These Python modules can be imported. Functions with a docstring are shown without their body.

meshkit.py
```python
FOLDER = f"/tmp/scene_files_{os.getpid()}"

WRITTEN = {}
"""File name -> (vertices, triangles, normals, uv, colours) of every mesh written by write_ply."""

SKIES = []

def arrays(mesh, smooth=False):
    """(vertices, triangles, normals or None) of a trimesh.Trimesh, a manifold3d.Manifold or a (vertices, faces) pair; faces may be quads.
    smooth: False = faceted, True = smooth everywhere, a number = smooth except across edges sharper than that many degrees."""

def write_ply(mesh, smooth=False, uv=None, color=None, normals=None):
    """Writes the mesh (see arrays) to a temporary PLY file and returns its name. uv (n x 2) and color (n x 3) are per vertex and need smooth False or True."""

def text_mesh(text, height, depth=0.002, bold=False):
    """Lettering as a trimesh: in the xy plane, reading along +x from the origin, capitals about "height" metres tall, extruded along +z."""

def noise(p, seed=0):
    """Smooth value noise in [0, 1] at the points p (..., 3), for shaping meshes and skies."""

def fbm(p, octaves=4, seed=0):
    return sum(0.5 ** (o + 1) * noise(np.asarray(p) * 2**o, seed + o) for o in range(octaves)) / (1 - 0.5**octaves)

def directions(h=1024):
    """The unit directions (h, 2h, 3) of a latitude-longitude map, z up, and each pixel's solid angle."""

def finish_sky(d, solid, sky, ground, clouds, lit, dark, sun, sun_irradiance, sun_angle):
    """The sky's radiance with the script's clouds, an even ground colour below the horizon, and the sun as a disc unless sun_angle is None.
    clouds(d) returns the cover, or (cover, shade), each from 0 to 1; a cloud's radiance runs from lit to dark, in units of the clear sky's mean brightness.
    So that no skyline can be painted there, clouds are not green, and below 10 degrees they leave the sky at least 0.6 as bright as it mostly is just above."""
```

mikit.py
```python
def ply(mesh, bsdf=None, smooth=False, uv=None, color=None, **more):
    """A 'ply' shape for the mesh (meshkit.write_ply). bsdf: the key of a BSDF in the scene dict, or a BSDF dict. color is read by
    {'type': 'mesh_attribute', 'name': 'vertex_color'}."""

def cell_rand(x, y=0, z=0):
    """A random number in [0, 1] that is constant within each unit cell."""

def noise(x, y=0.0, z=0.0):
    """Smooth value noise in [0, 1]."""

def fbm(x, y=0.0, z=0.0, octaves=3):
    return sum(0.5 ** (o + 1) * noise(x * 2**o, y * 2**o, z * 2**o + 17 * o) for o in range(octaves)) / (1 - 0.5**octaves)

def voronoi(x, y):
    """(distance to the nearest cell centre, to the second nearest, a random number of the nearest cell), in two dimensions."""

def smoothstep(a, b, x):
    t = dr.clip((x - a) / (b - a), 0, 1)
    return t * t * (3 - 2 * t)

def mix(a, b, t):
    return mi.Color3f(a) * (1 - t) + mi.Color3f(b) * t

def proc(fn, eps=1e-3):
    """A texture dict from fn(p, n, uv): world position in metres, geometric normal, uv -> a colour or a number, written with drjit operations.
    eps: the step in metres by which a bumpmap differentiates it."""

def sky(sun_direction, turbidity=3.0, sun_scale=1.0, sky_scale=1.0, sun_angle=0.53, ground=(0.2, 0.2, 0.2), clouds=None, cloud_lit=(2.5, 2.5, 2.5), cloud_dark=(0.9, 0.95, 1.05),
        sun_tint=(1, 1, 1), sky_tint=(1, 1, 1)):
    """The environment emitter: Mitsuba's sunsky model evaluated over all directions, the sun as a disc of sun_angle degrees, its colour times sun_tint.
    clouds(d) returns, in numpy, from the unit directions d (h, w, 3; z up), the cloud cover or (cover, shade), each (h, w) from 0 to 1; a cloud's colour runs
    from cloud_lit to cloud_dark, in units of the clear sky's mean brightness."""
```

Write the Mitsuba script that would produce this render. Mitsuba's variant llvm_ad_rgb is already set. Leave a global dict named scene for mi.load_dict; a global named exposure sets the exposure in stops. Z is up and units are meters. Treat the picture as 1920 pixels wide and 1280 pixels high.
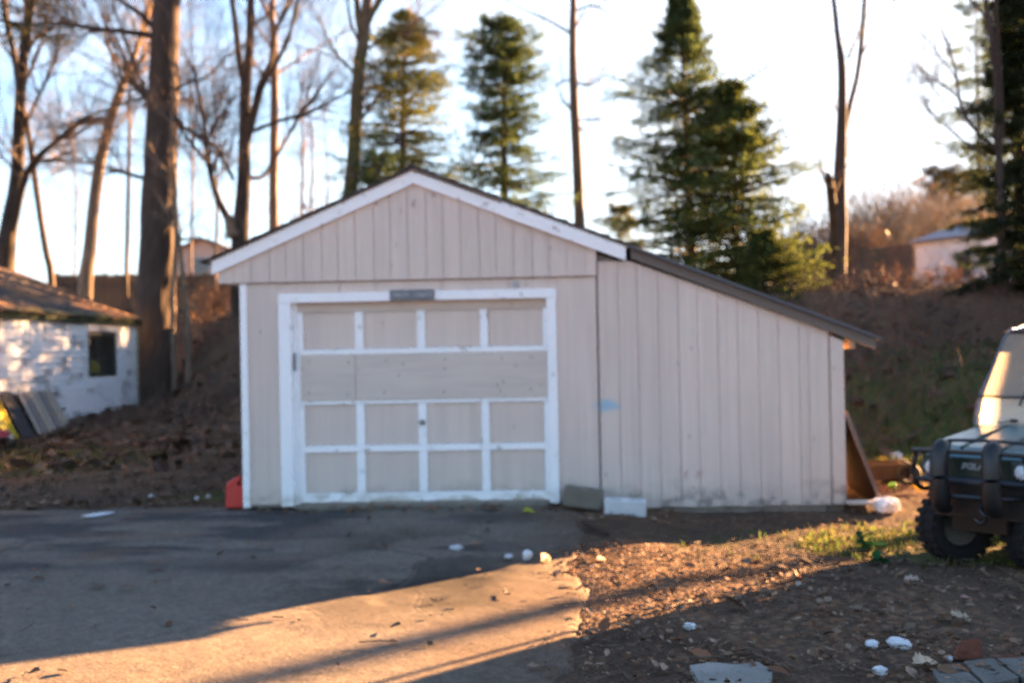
import math, random
import numpy as np, trimesh, manifold3d as m3
import drjit as dr, mitsuba as mi, mikit, meshkit
from mikit import proc, noise, fbm, voronoi, cell_rand, smoothstep, mix

T = mi.ScalarTransform4f
scene, labels, _count = {}, {}, {}
rng = np.random.default_rng(7)
random.seed(7)

# ------------------------------------------------------------------ camera, sky, exposure
FPX = 2000.0                                   # focal length in photo pixels (1920 wide)
CAM = np.array([0, 0, 1.67])
ROLL, PITCH = 0.019, math.atan(12 / FPX)
FW = np.array([0, math.cos(PITCH), math.sin(PITCH)])
_U0 = np.array([0, -math.sin(PITCH), math.cos(PITCH)])
_R0 = np.array([1.0, 0, 0])
UP = math.cos(ROLL) * _U0 + math.sin(ROLL) * _R0
RT = math.cos(ROLL) * _R0 - math.sin(ROLL) * _U0
scene['camera'] = {'type': 'thinlens', 'fov': math.degrees(2 * math.atan(960 / FPX)), 'fov_axis': 'x',
                   'aperture_radius': 0.0086, 'focus_distance': 3.2, 'near_clip': 0.1, 'far_clip': 3000.0,
                   'to_world': T().look_at(origin=CAM.tolist(), target=(CAM + FW).tolist(), up=UP.tolist())}
SUN_AZ, SUN_EL = math.radians(40.0), math.radians(13.0)     # azimuth measured from +x towards +y
SUN = [math.cos(SUN_AZ) * math.cos(SUN_EL), math.sin(SUN_AZ) * math.cos(SUN_EL), math.sin(SUN_EL)]


def cloud_cover(d):
    x, y, z = d[..., 0], d[..., 1], np.maximum(d[..., 2], 0)
    q = np.stack([x / (z + 0.35), y / (z + 0.35) * 1.6, z * 2.0], -1)
    n = meshkit.fbm(q * 2.6, 5, 3)
    low = np.exp(-z / 0.16)
    near = np.clip((x * SUN[0] + y * SUN[1]) * 0.5 + 0.5, 0, 1)
    c = np.clip((n - 0.46) * 3.0, 0, 1) * 0.6 + 0.36 * low + 1.15 * near ** 5 - 0.12
    return np.clip(c, 0, 0.95), np.clip((0.5 - n) * 2, 0, 1)


scene['sky'] = mikit.sky(SUN, turbidity=3.0, sun_scale=6.3, sky_scale=1.0, sun_tint=(1.0, 0.80, 0.75), sky_tint=(0.87, 0.98, 1.19), clouds=cloud_cover,
                         cloud_lit=(1.85, 1.97, 2.2), cloud_dark=(1.1, 1.3, 1.65), ground=(0.12, 0.1, 0.08))
exposure = 3.98


# ------------------------------------------------------------------ helpers
def ray(px, py):
    return FW + RT * (px - 960) / FPX + UP * (640 - py) / FPX


def at(px, py, Y):
    d = ray(px, py)
    return CAM + d * (Y / d[1])


def num(base):
    n = _count.get(base, 0)
    _count[base] = n + 1
    return base if n == 0 else f'{base}_{n:03d}'


def thing(name, label=None, cat=None, group=None, kind=None):
    key = num(name)
    lab(key, label, cat, group, kind)
    return key


def lab(key, label=None, cat=None, group=None, kind=None):
    d = {k: v for k, v in (('label', label), ('category', cat), ('group', group), ('kind', kind)) if v}
    if d:
        labels.setdefault(key, {}).update(d)


def put(key, mesh, bsdf, smooth=False, color=None):
    if color is not None and smooth is not True and smooth:          # split at sharp edges, colours follow their vertices
        v, f = vf(mesh)
        m = trimesh.graph.smooth_shade(trimesh.Trimesh(v, f, process=False), angle=math.radians(smooth), facet_minarea=None)
        mesh, smooth = (np.array(m.vertices), np.array(m.faces)), True
        color = np.asarray(color)[__import__('scipy.spatial').spatial.cKDTree(v).query(mesh[0])[1]]
    scene[key] = mikit.ply(mesh, bsdf, smooth=smooth, color=color)
    return key


def part(parent, name, mesh, bsdf, smooth=False, color=None, label=None, kind=None):
    key = put(num(f'{parent}__{name}'), mesh, bsdf, smooth, color)
    lab(key, label, None, None, kind)
    return key


def vf(m):
    if hasattr(m, 'to_mesh'):
        q = m.to_mesh()
        return np.array(q.vert_properties[:, :3], float), np.array(q.tri_verts, int)
    if isinstance(m, (tuple, list)):
        v, f = np.asarray(m[0], float), np.asarray(m[1], int)
        if f.shape[1] == 4:
            f = np.vstack([f[:, [0, 1, 2]], f[:, [0, 2, 3]]])
        return v, f
    return np.array(m.vertices, float), np.array(m.faces, int)


def join(ms):
    vs, fs, o = [], [], 0
    for m in ms:
        v, f = vf(m)
        vs.append(v); fs.append(f + o); o += len(v)
    return np.vstack(vs), np.vstack(fs)


def xf(m, M):
    v, f = vf(m)
    return v @ M[:3, :3].T + M[:3, 3], (f if np.linalg.det(M[:3, :3]) > 0 else f[:, ::-1])


def basis(x, y, z, o):
    M = np.eye(4)
    M[:3, 0], M[:3, 1], M[:3, 2], M[:3, 3] = x, y, z, o
    return M


def rot(axis, deg, o=(0, 0, 0)):
    return trimesh.transformations.rotation_matrix(math.radians(deg), axis, o)


def move(x, y, z):
    return trimesh.transformations.translation_matrix((x, y, z))


def cbox(lo, hi, c=0.004):
    """a box with chamfered edges"""
    lo, hi = np.minimum(lo, hi).astype(float), np.maximum(lo, hi).astype(float)
    c = min(c, 0.45 * (hi - lo).min())
    pts = []
    for i in range(8):
        s = np.array([(i >> k) & 1 for k in range(3)])
        p = np.where(s == 1, hi, lo)
        inn = np.where(s == 1, -c, c)
        for k in range(3):
            q = p + inn
            q[k] = p[k]
            pts.append(q)
    return m3.Manifold.hull_points(np.array(pts))


def prism(poly, d0, d1):
    """polygon in (s, z) extruded along d from d0 to d1 -> coordinates (s, d, z)"""
    poly = np.asarray(poly, float)
    if np.sum(poly[:, 0] * np.roll(poly[:, 1], -1) - poly[:, 1] * np.roll(poly[:, 0], -1)) < 0:
        poly = poly[::-1]
    m = trimesh.creation.extrude_polygon(__import__('shapely').Polygon(poly), d1 - d0, engine='earcut')
    v = np.array(m.vertices)
    return np.stack([v[:, 0], d1 - v[:, 2], v[:, 1]], 1), np.array(m.faces)


def tubes(P, Rr, sides=3, cap=False):
    """P (M,K,3), R (M,K): M tubes as one mesh"""
    P, Rr = np.asarray(P, float), np.asarray(Rr, float)
    M, K = P.shape[:2]
    t = np.gradient(P, axis=1)
    t /= np.linalg.norm(t, axis=2, keepdims=True) + 1e-12
    mt = t.mean(1, keepdims=True)
    ref = np.where(np.abs(mt[..., 2:3]) < 0.8, np.array([0, 0, 1.0]), np.array([1.0, 0, 0]))
    a = np.cross(t, np.broadcast_to(ref, t.shape))
    a /= np.linalg.norm(a, axis=2, keepdims=True) + 1e-12
    b = np.cross(t, a)
    ang = np.arange(sides) * 2 * np.pi / sides
    v = P[:, :, None] + Rr[:, :, None, None] * (np.cos(ang)[:, None] * a[:, :, None] + np.sin(ang)[:, None] * b[:, :, None])
    i, j = np.meshgrid(np.arange(K - 1), np.arange(sides), indexing='ij')
    q = np.stack([i * sides + j, i * sides + (j + 1) % sides, (i + 1) * sides + (j + 1) % sides, (i + 1) * sides + j], -1).reshape(-1, 4)
    f = np.vstack([q[:, [0, 1, 2]], q[:, [0, 2, 3]]])
    if cap:
        e = (K - 1) * sides
        f = np.vstack([f, [[e, e + k, e + k + 1] for k in range(1, sides - 1)], [[0, k + 1, k] for k in range(1, sides - 1)]])
    F = (f[None] + (np.arange(M) * K * sides)[:, None, None]).reshape(-1, 3)
    return v.reshape(-1, 3), F


def tube(path, r, sides=8):
    path = np.asarray(path, float)
    return tubes(path[None], np.broadcast_to(np.asarray(r, float), (len(path),))[None], sides, cap=True)


def spline(pts, n):
    """Catmull-Rom through rows of any width, n samples evenly spread along"""
    p = np.asarray(pts, float)
    if len(p) == 2:
        return p[0] + (p[1] - p[0]) * np.linspace(0, 1, n)[:, None]
    q = np.vstack([2 * p[0] - p[1], p, 2 * p[-1] - p[-2]])
    L = np.concatenate([[0], np.cumsum(np.linalg.norm(np.diff(p[:, :3], axis=0), axis=1))])
    u = np.interp(np.linspace(0, L[-1], n), L, np.arange(len(p)))
    i = np.minimum(u.astype(int), len(p) - 2)
    t = (u - i)[:, None]
    p0, p1, p2, p3 = q[i], q[i + 1], q[i + 2], q[i + 3]
    return 0.5 * (2 * p1 + (p2 - p0) * t + (2 * p0 - 5 * p1 + 4 * p2 - p3) * t ** 2 + (3 * p1 - p0 - 3 * p2 + p3) * t ** 3)


def flat(m, c, var=0.08, r=None):
    """per-vertex colours: c with slight variation"""
    r = r or rng
    n = len(vf(m)[0])
    return np.clip(np.asarray(c)[None] * (1 + var * r.standard_normal((n, 1))), 0, 1)


def cput(parent, name, mesh, c, bsdf='matt', smooth=False, var=0.06, label=None, kind=None):
    mesh = vf(mesh)
    return part(parent, name, mesh, bsdf, smooth, flat(mesh, c, var), label, kind)


def sst(a, b, x):
    t = np.clip((x - a) / (b - a), 0, 1)
    return t * t * (3 - 2 * t)


# ------------------------------------------------------------------ terrain heights
_bx = np.array([-200, -40, -12.5, -9.2, -7.6, -5, -2, 2, 4.6, 6, 9, 14, 24, 60, 200.0])
_by = np.array([34, 32, 29.5, 27.5, 23.5, 20.5, 19, 18, 16.2, 15.4, 14.6, 15, 18, 24, 30.0])


def height(x, y, bumps=True):
    x, y = np.asarray(x, float), np.asarray(y, float)
    yb = np.interp(x, _bx, _by)
    left = sst(-1.0, -5.0, x)
    z = 0.45 * left * sst(12.3, 26, y) - 0.13 * sst(0.9, 1.9, x) * sst(12.5, 10.6, y) * sst(6.5, 9.5, y)
    w = np.interp(x, [-8, 0, 5], [4.6, 5.5, 5.8])
    g = np.interp(x, [-8, 0, 5], [2.15, 2.5, 2.7])
    t = np.clip((y - yb) / w, 0, 1)
    z = z + g * (0.35 * t + 0.65 * t * t * (3 - 2 * t)) + 0.035 * np.clip(y - yb - w, 0, 45)
    if bumps:
        q = np.stack([x, y, 0 * x], -1)
        amp = 0.02 + 0.16 * sst(0, 1.5, y - yb) * sst(80, 40, y)
        z = z + amp * (meshkit.fbm(q * 0.9, 3, 5) - 0.5) + 0.03 * (meshkit.fbm(q * 5.0, 3, 8) - 0.5)
    return z


_dx = [-40, -3.2, -2.2, -1.9, 0.62, 0.66, 0.44, 0.52, 0.36, 0.2, 0.2, -40]
_dy = [12.0, 11.75, 11.5, 11.32, 11.32, 10.1, 8.0, 7.3, 6.2, 5.0, -3, -3]
from shapely import Polygon, contains_xy, distance, points as shp_points, STRtree
_drive = Polygon(np.stack([_dx, _dy], 1))


def drive_dist(x, y):
    """distance inside (+) or outside (-) the driveway's wavering outline"""
    x, y = np.broadcast_arrays(np.asarray(x, float), np.asarray(y, float))
    q = np.stack([x, y, 0 * x], -1)
    wob = 0.22 * (meshkit.fbm(q * 1.7, 3, 21) - 0.5) + 0.10 * (meshkit.fbm(q * 7, 2, 22) - 0.5)
    p = shp_points(x.ravel(), y.ravel())
    d = distance(_drive.exterior, p).reshape(x.shape)
    return np.where(contains_xy(_drive, x.ravel(), y.ravel()).reshape(x.shape), d, -d) + wob


def grid_mesh(xs, ys, fz, keep=None):
    X, Y = np.meshgrid(xs, ys, indexing='ij')
    V = np.stack([X, Y, fz(X, Y)], -1).reshape(-1, 3)
    n = len(ys)
    i, j = np.meshgrid(np.arange(len(xs) - 1), np.arange(n - 1), indexing='ij')
    a = (i * n + j).ravel()
    Q = np.stack([a, a + n, a + n + 1, a + 1], 1)
    if keep is not None:
        k = keep(X, Y).reshape(-1)
        Q = Q[k[Q].any(1)]
    F = np.vstack([Q[:, [0, 1, 2]], Q[:, [0, 2, 3]]])
    used = np.unique(F)
    re = np.zeros(len(V), int); re[used] = np.arange(len(used))
    return V[used], re[F]


# ------------------------------------------------------------------ materials
def col(c):
    return {'type': 'rgb', 'value': list(c)}


VC = {'type': 'mesh_attribute', 'name': 'vertex_color'}
def two(b): return {'type': 'twosided', 'b': b}
def pr(c, rough, **k): return {'type': 'principled', 'base_color': c, 'roughness': rough, **k}


scene['matt'] = two(pr(VC, 0.85, specular=0.25))
scene['satin'] = two(pr(VC, 0.4, specular=0.5))
scene['gloss'] = two(pr(VC, 0.25, specular=0.5, clearcoat=1.0, clearcoat_gloss=0.93))
scene['leafy'] = two(pr(VC, 0.7, specular=0.18))
scene['needle'] = {'type': 'principledthin', 'base_color': VC, 'roughness': 0.6, 'diff_trans': 0.65, 'spec_trans': 0.0}
scene['vinyl'] = {'type': 'principledthin', 'base_color': VC, 'roughness': 0.35, 'diff_trans': 0.75, 'spec_trans': 0.0}
scene['chrome'] = two(pr(col((0.8, 0.8, 0.8)), 0.18, metallic=1.0))
scene['pane'] = {'type': 'thindielectric', 'int_ior': 1.5}

O_G = at(775, 948, 11.3); O_G[2] = 0
_a = math.radians(2.0)
S_, D_ = np.array([math.cos(_a), -math.sin(_a), 0]), np.array([math.sin(_a), math.cos(_a), 0])
MG = basis(S_, D_, np.array([0, 0, 1.0]), O_G)     # garage frame: s right, d inward, z up


def loc(p):
    """garage coordinates of a shading point"""
    x, y = p.x - float(O_G[0]), p.y - float(O_G[1])
    return x * float(S_[0]) + y * float(S_[1]), p.z


def wall_fn(p, n, uv):
    s, z = loc(p)
    c = mix((0.68, 0.565, 0.485), (0.61, 0.51, 0.45), fbm(s * 1.3, z * 0.5, 1.0))
    c = c * (0.90 + 0.17 * fbm(s * 30, z * 1.2, 4.0)) * (0.93 + 0.13 * fbm(s * 2.4, z * 0.7, 14.0))
    c = c * mi.Color3f(0.97 + 0.06 * cell_rand(dr.floor(s / 0.203), 3))
    # dirt splashed up from the ground
    grime = smoothstep(0.30, 0.0, z + 0.22 * (fbm(s * 4, z * 7, 9.0) - 0.5)) * (0.25 + 0.75 * smoothstep(0.45, 0.7, fbm(s * 9, z * 9, 2.0)))
    c = mix(c, mi.Color3f(0.17, 0.14, 0.12), grime * 0.75)
    # a smear of blue spray paint across the seam, and a faint red rub mark
    e = dr.square((s - 2.05) / 0.17) + dr.square((z - 1.045 - 0.04 * (noise(s * 9, 1.0) - 0.5)) / 0.075)
    blue = smoothstep(1.25, 0.0, e + 0.5 * (fbm(s * 14, z * 26, 5.0) - 0.5))
    c = mix(c, mi.Color3f(0.22, 0.44, 0.58), blue * dr.select(s < 1.985, 0.35, 0.72))
    e = dr.square((s - 2.93) / 0.16) + dr.square((z - 0.33) / 0.09)
    c = mix(c, mi.Color3f(0.42, 0.22, 0.2), smoothstep(1.1, 0.2, e) * 0.5 * smoothstep(0.4, 0.6, fbm(s * 16, z * 22, 6.0)))
    # knots and scuffs
    v1, v2, r = voronoi(s * 3.1, z * 2.3)
    c = mix(c, mi.Color3f(0.22, 0.19, 0.17), smoothstep(0.075, 0.02, v1) * dr.select(r > 0.82, 0.4, 0.0))
    return c


scene['wall_paint'] = pr(proc(wall_fn), 0.7, specular=0.3)


def white_fn(p, n, uv):
    s, z = loc(p)
    c = mix((0.90, 0.90, 0.90), (0.84, 0.845, 0.855), fbm(s * 2, z * 2, 1.0))
    peel = smoothstep(0.75, 0.82, fbm(s * 11, z * 13, 4.0) + 0.10 * smoothstep(0.3, 0.0, z))
    c = mix(c, mi.Color3f(0.42, 0.38, 0.34), peel * 0.8)
    low = smoothstep(0.24, 0.02, z + 0.2 * (fbm(s * 6, z * 6, 2.0) - 0.5))
    c = mix(c, mi.Color3f(0.42, 0.38, 0.30), low * smoothstep(0.35, 0.62, fbm(s * 7, z * 16, 3.0)) * 0.8)
    return c


scene['white_paint'] = pr(proc(white_fn), 0.55, specular=0.4)


def ply_fn(p, n, uv):
    s, z = loc(p)
    c = mix((0.55, 0.475, 0.415), (0.63, 0.545, 0.47), fbm(s * 2.2, z * 4.5, 1.0))
    c = c * (0.9 + 0.2 * fbm(s * 3, z * 40, 2.0))
    v1, v2, r = voronoi(s * 4.2, z * 4.2)
    c = mix(c, mi.Color3f(0.22, 0.19, 0.17), smoothstep(0.09, 0.03, v1) * dr.select(r > 0.6, 0.6, 0.0))
    return c


scene['plywood'] = pr(proc(ply_fn), 0.75, specular=0.25)


def wood_fn(p, n, uv):
    g = fbm(p.x * 5 + p.y * 5, p.z * 5, 2.0)
    c = mix((0.20, 0.165, 0.14), (0.31, 0.26, 0.22), g)
    return c * (0.75 + 0.5 * fbm(p.x * 22 + p.y * 17, p.z * 60, 5.0))


scene['old_wood'] = two(pr(proc(wood_fn), 0.8, specular=0.2))


def shingle_fn(p, n, uv):
    k = cell_rand(dr.floor(p.x * 4), dr.floor(p.y * 4), dr.floor(p.z * 9))
    c = mix((0.045, 0.047, 0.055), (0.085, 0.085, 0.09), k) * (0.6 + 0.8 * noise(p.x * 90, p.y * 90, p.z * 90))
    return c


scene['asphalt_shingle'] = two(pr(proc(shingle_fn), 0.85, specular=0.2))


def shedroof_fn(p, n, uv):
    k = cell_rand(dr.floor(p.y * 3.2 + dr.floor(p.z * 12) * 0.5), dr.floor(p.z * 12))
    c = mix((0.05, 0.044, 0.042), (0.085, 0.073, 0.066), k)
    leaf = smoothstep(0.50, 0.62, fbm(p.x * 1.4, p.y * 0.9, 3.0) + 0.12 * fbm(p.x * 9, p.y * 9, 1.0))
    c = mix(c, mix((0.17, 0.075, 0.04), (0.19, 0.125, 0.075), noise(p.x * 14, p.y * 14)), leaf * 0.8)
    return c


scene['shed_shingle'] = two(pr(proc(shedroof_fn), 0.9, specular=0.1))


def clap_fn(p, n, uv):
    q = fbm(p.y * 1.3, p.z * 3.2, 2.0) * 0.28 + fbm(p.y * 2.2, dr.floor((p.z - 0.18) / 0.1133) * 3.7, 7.0) * 0.48 + fbm(p.y * 9, p.z * 45, 3.0) * 0.24
    streak = smoothstep(0.555, 0.605, q + 0.16 * smoothstep(0.95, 0.35, p.z) * noise(p.y * 1.5, p.z * 2))
    c = mix((0.74, 0.77, 0.80), (0.62, 0.66, 0.70), fbm(p.y * 0.8, p.z * 2, 5.0))
    return mix(c, mi.Color3f(0.20, 0.20, 0.21), streak * 0.7)


scene['clapboard'] = pr(proc(clap_fn), 0.6, specular=0.3)


def conc_fn(p, n, uv):
    g = fbm(p.x * 9, p.y * 9, p.z * 9)
    return mix((0.095, 0.09, 0.08), (0.15, 0.14, 0.128), g) * (0.72 + 0.5 * noise(p.x * 160, p.y * 160, p.z * 160))


def conc_dark_fn(p, n, uv):
    g = fbm(p.x * 9, p.y * 9, p.z * 9)
    return mix((0.145, 0.125, 0.098), (0.205, 0.18, 0.145), g) * (0.7 + 0.55 * noise(p.x * 160, p.y * 160, p.z * 160))


def stone_fn(p, n, uv):
    g = fbm(p.x * 7, p.y * 7, p.z * 7)
    return mix((0.15, 0.142, 0.13), (0.27, 0.26, 0.24), g) * (0.75 + 0.4 * noise(p.x * 140, p.y * 140, p.z * 140))


def conc_pale_fn(p, n, uv):
    g = fbm(p.x * 9, p.y * 9, p.z * 9)
    return mix((0.50, 0.50, 0.50), (0.62, 0.61, 0.60), g) * (0.8 + 0.35 * noise(p.x * 160, p.y * 160, p.z * 160))


scene['worn_stone'] = two(pr(proc(stone_fn), 0.9, specular=0.15))
scene['concrete'] = two(pr(proc(conc_fn), 0.9, specular=0.15))
scene['dark_concrete'] = two(pr(proc(conc_dark_fn), 0.9, specular=0.15))
scene['pale_concrete'] = two(pr(proc(conc_pale_fn), 0.9, specular=0.15))


def terrain_fn(p, n, uv):
    x, y = p.x, p.y
    def blob(cx, cy, rx, ry):
        return dr.maximum(0, 1 - dr.square((x - cx) / rx) - dr.square((y - cy) / ry))
    a1, a2, r = voronoi(x * 13, y * 13)
    b1, b2, r2 = voronoi(x * 24 + 5, y * 24)
    soil = mix((0.062, 0.040, 0.028), (0.110, 0.073, 0.050), fbm(x * 2.1, y * 2.1, 1.0))
    soil = soil * (0.65 + 0.7 * noise(x * 70, y * 70))
    leafc = mix((0.11, 0.062, 0.036), (0.24, 0.145, 0.088), r)
    leafc = mix(leafc, mi.Color3f(0.20, 0.085, 0.04), dr.select(r2 > 0.8, 0.7, 0.0))
    amount = smoothstep(0.34, 0.58, fbm(x * 1.3, y * 1.3, 6.0) + 0.10 * (r2 - 0.5))
    c = mix(soil, leafc, amount * smoothstep(0.52, 0.28, a1) * 0.85)
    c = mix(c, leafc * 0.8, smoothstep(0.34, 0.2, b1) * dr.select(r2 > 0.55, 0.6, 0.0))
    g = blob(3.9, 9.35, 1.55, 1.2) + 1.5 * blob(6.6, 15.6, 4.4, 2.65) + blob(-8.2, 16.2, 3.0, 1.9) * 1.2 + 0.5 * blob(-3.3, 12.5, 0.9, 0.5) + 0.2 * blob(2.2, 9.6, 0.8, 0.7)
    g = smoothstep(0.30, 0.62, g * 0.75 + fbm(x * 2.4, y * 2.4, 8.0) * 0.6 - 0.12)
    gc = mix((0.05, 0.072, 0.022), (0.10, 0.115, 0.035), noise(x * 26, y * 26))
    return mix(c, gc, g * (0.45 + 0.5 * noise(x * 60, y * 60))) * 0.87


def soil_bump(p, n, uv):
    return 0.02 * fbm(p.x * 26, p.y * 26, 1.0) + 0.01 * noise(p.x * 80, p.y * 80)


scene['litter_ground'] = {'type': 'bumpmap', 'arbitrary': proc(soil_bump, 4e-3), 'scale': 1.0, 'bsdf': pr(proc(terrain_fn), 0.9, specular=0.12)}


def drive_fn(p, n, uv):
    x, y = p.x, p.y
    wx = x + 0.5 * (fbm(x * 0.8, y * 0.8, 3.0) - 0.5)
    tone = fbm(x * 0.55 + y * 0.2, y * 1.6, 1.0)
    c = mix((0.050, 0.043, 0.038), (0.105, 0.091, 0.079), smoothstep(0.32, 0.68, tone))
    # a strip of older, darker tar on the left, its border wandering
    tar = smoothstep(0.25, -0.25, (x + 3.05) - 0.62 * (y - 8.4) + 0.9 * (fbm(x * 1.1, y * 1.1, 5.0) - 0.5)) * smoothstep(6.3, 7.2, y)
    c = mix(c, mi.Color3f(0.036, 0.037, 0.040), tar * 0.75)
    c = mix(c, mi.Color3f(0.165, 0.145, 0.125), 0.8 * smoothstep(0.60, 0.72, fbm(x * 1.6, y * 5.2, 21.0)) * smoothstep(8.0, 9.5, y))
    # sand and leaf dust washed over it, sunlit band brightened in the colour
    sand_and_sun = smoothstep(0.42, 0.66, fbm(x * 0.9, y * 2.0, 7.0) + 0.22 * smoothstep(8.6, 6.9, y) * smoothstep(4.4, 6.2, y) + 0.10 * fbm(x * 7, y * 7, 2.0) - 0.05)
    c = mix(c, mix((0.125, 0.106, 0.086), (0.18, 0.148, 0.118), noise(x * 20, y * 20)), sand_and_sun * 0.8)
    rust = smoothstep(0.62, 0.74, fbm(x * 2.3, y * 4.6, 4.0)) * smoothstep(-0.6, -3.0, x) * smoothstep(7.0, 8.5, y)
    c = mix(c, mi.Color3f(0.15, 0.09, 0.06), rust * 0.6)
    # broken patches and cracks near the middle right
    k1, k2, kr = voronoi(x * 1.15 + 0.25 * noise(x * 3, y * 3), y * 1.0 + 0.25 * noise(x * 3, y * 3, 5.0))
    zone = smoothstep(-1.9, -1.1, x) * smoothstep(6.2, 7.0, y) * smoothstep(10.4, 9.3, y)
    c = c * (1.0 - zone * 0.45 * dr.select(kr > 0.66, 1.0, 0.0) * smoothstep(0.02, 0.09, k2 - k1))
    crack = smoothstep(0.045, 0.012, k2 - k1 + 0.05 * (noise(x * 18, y * 18) - 0.5))
    c = c * (1.0 - 0.55 * crack * (0.15 + 0.85 * zone))
    xe = 0.22 + 0.42 * smoothstep(5.0, 10.0, y)
    dirt = smoothstep(0.95, 0.0, xe - x + 0.75 * (fbm(x * 3.1, y * 3.1, 11.0) - 0.5)) + smoothstep(0.7, 0.0, 12.0 - y + 0.6 * (fbm(x * 2.1, y * 4.1, 12.0) - 0.5)) * smoothstep(-2.2, -3.0, x)
    c = mix(c, mix((0.075, 0.052, 0.038), (0.15, 0.108, 0.077), fbm(x * 14, y * 14, 3.0)), dr.clip(dirt, 0, 1) * 0.92)
    c = c * (0.74 + 0.52 * noise(x * 95, y * 95)) * (0.86 + 0.28 * noise(x * 31, y * 31))
    return c * 0.78


def drive_bump(p, n, uv):
    return 0.0016 * noise(p.x * 75, p.y * 75) + 0.006 * fbm(p.x * 5, p.y * 5, 2.0)


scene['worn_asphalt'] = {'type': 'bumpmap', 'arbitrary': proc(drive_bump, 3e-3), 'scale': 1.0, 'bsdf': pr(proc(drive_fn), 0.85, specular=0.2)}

# ------------------------------------------------------------------ ground
def lines(*segs):
    out = [segs[0][0]]
    for a, b, n in segs:
        out += list(np.linspace(a, b, n + 1)[1:])
    return np.array(out)


gx = lines((-900, -200, 6), (-200, -40, 12), (-40, -14, 30), (-14, -6, 40), (-6, 6, 140), (6, 14, 40), (14, 40, 30), (40, 200, 12), (200, 900, 6))
gy = lines((-60, 2, 14), (2, 4, 12), (4, 13, 110), (13, 34, 90), (34, 70, 24), (70, 200, 10), (200, 1500, 8))
ground = grid_mesh(gx, gy, lambda X, Y: height(X, Y) - 0.05 * sst(0.0, 0.18, drive_dist(X, Y)) - 0.012 * sst(-0.6, 0.0, drive_dist(X, Y)) - 0.004)
put('ground', ground, 'litter_ground', smooth=True)
lab('ground', 'brown leaf-strewn yard rising to a bank behind the garage', kind='structure')


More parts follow.
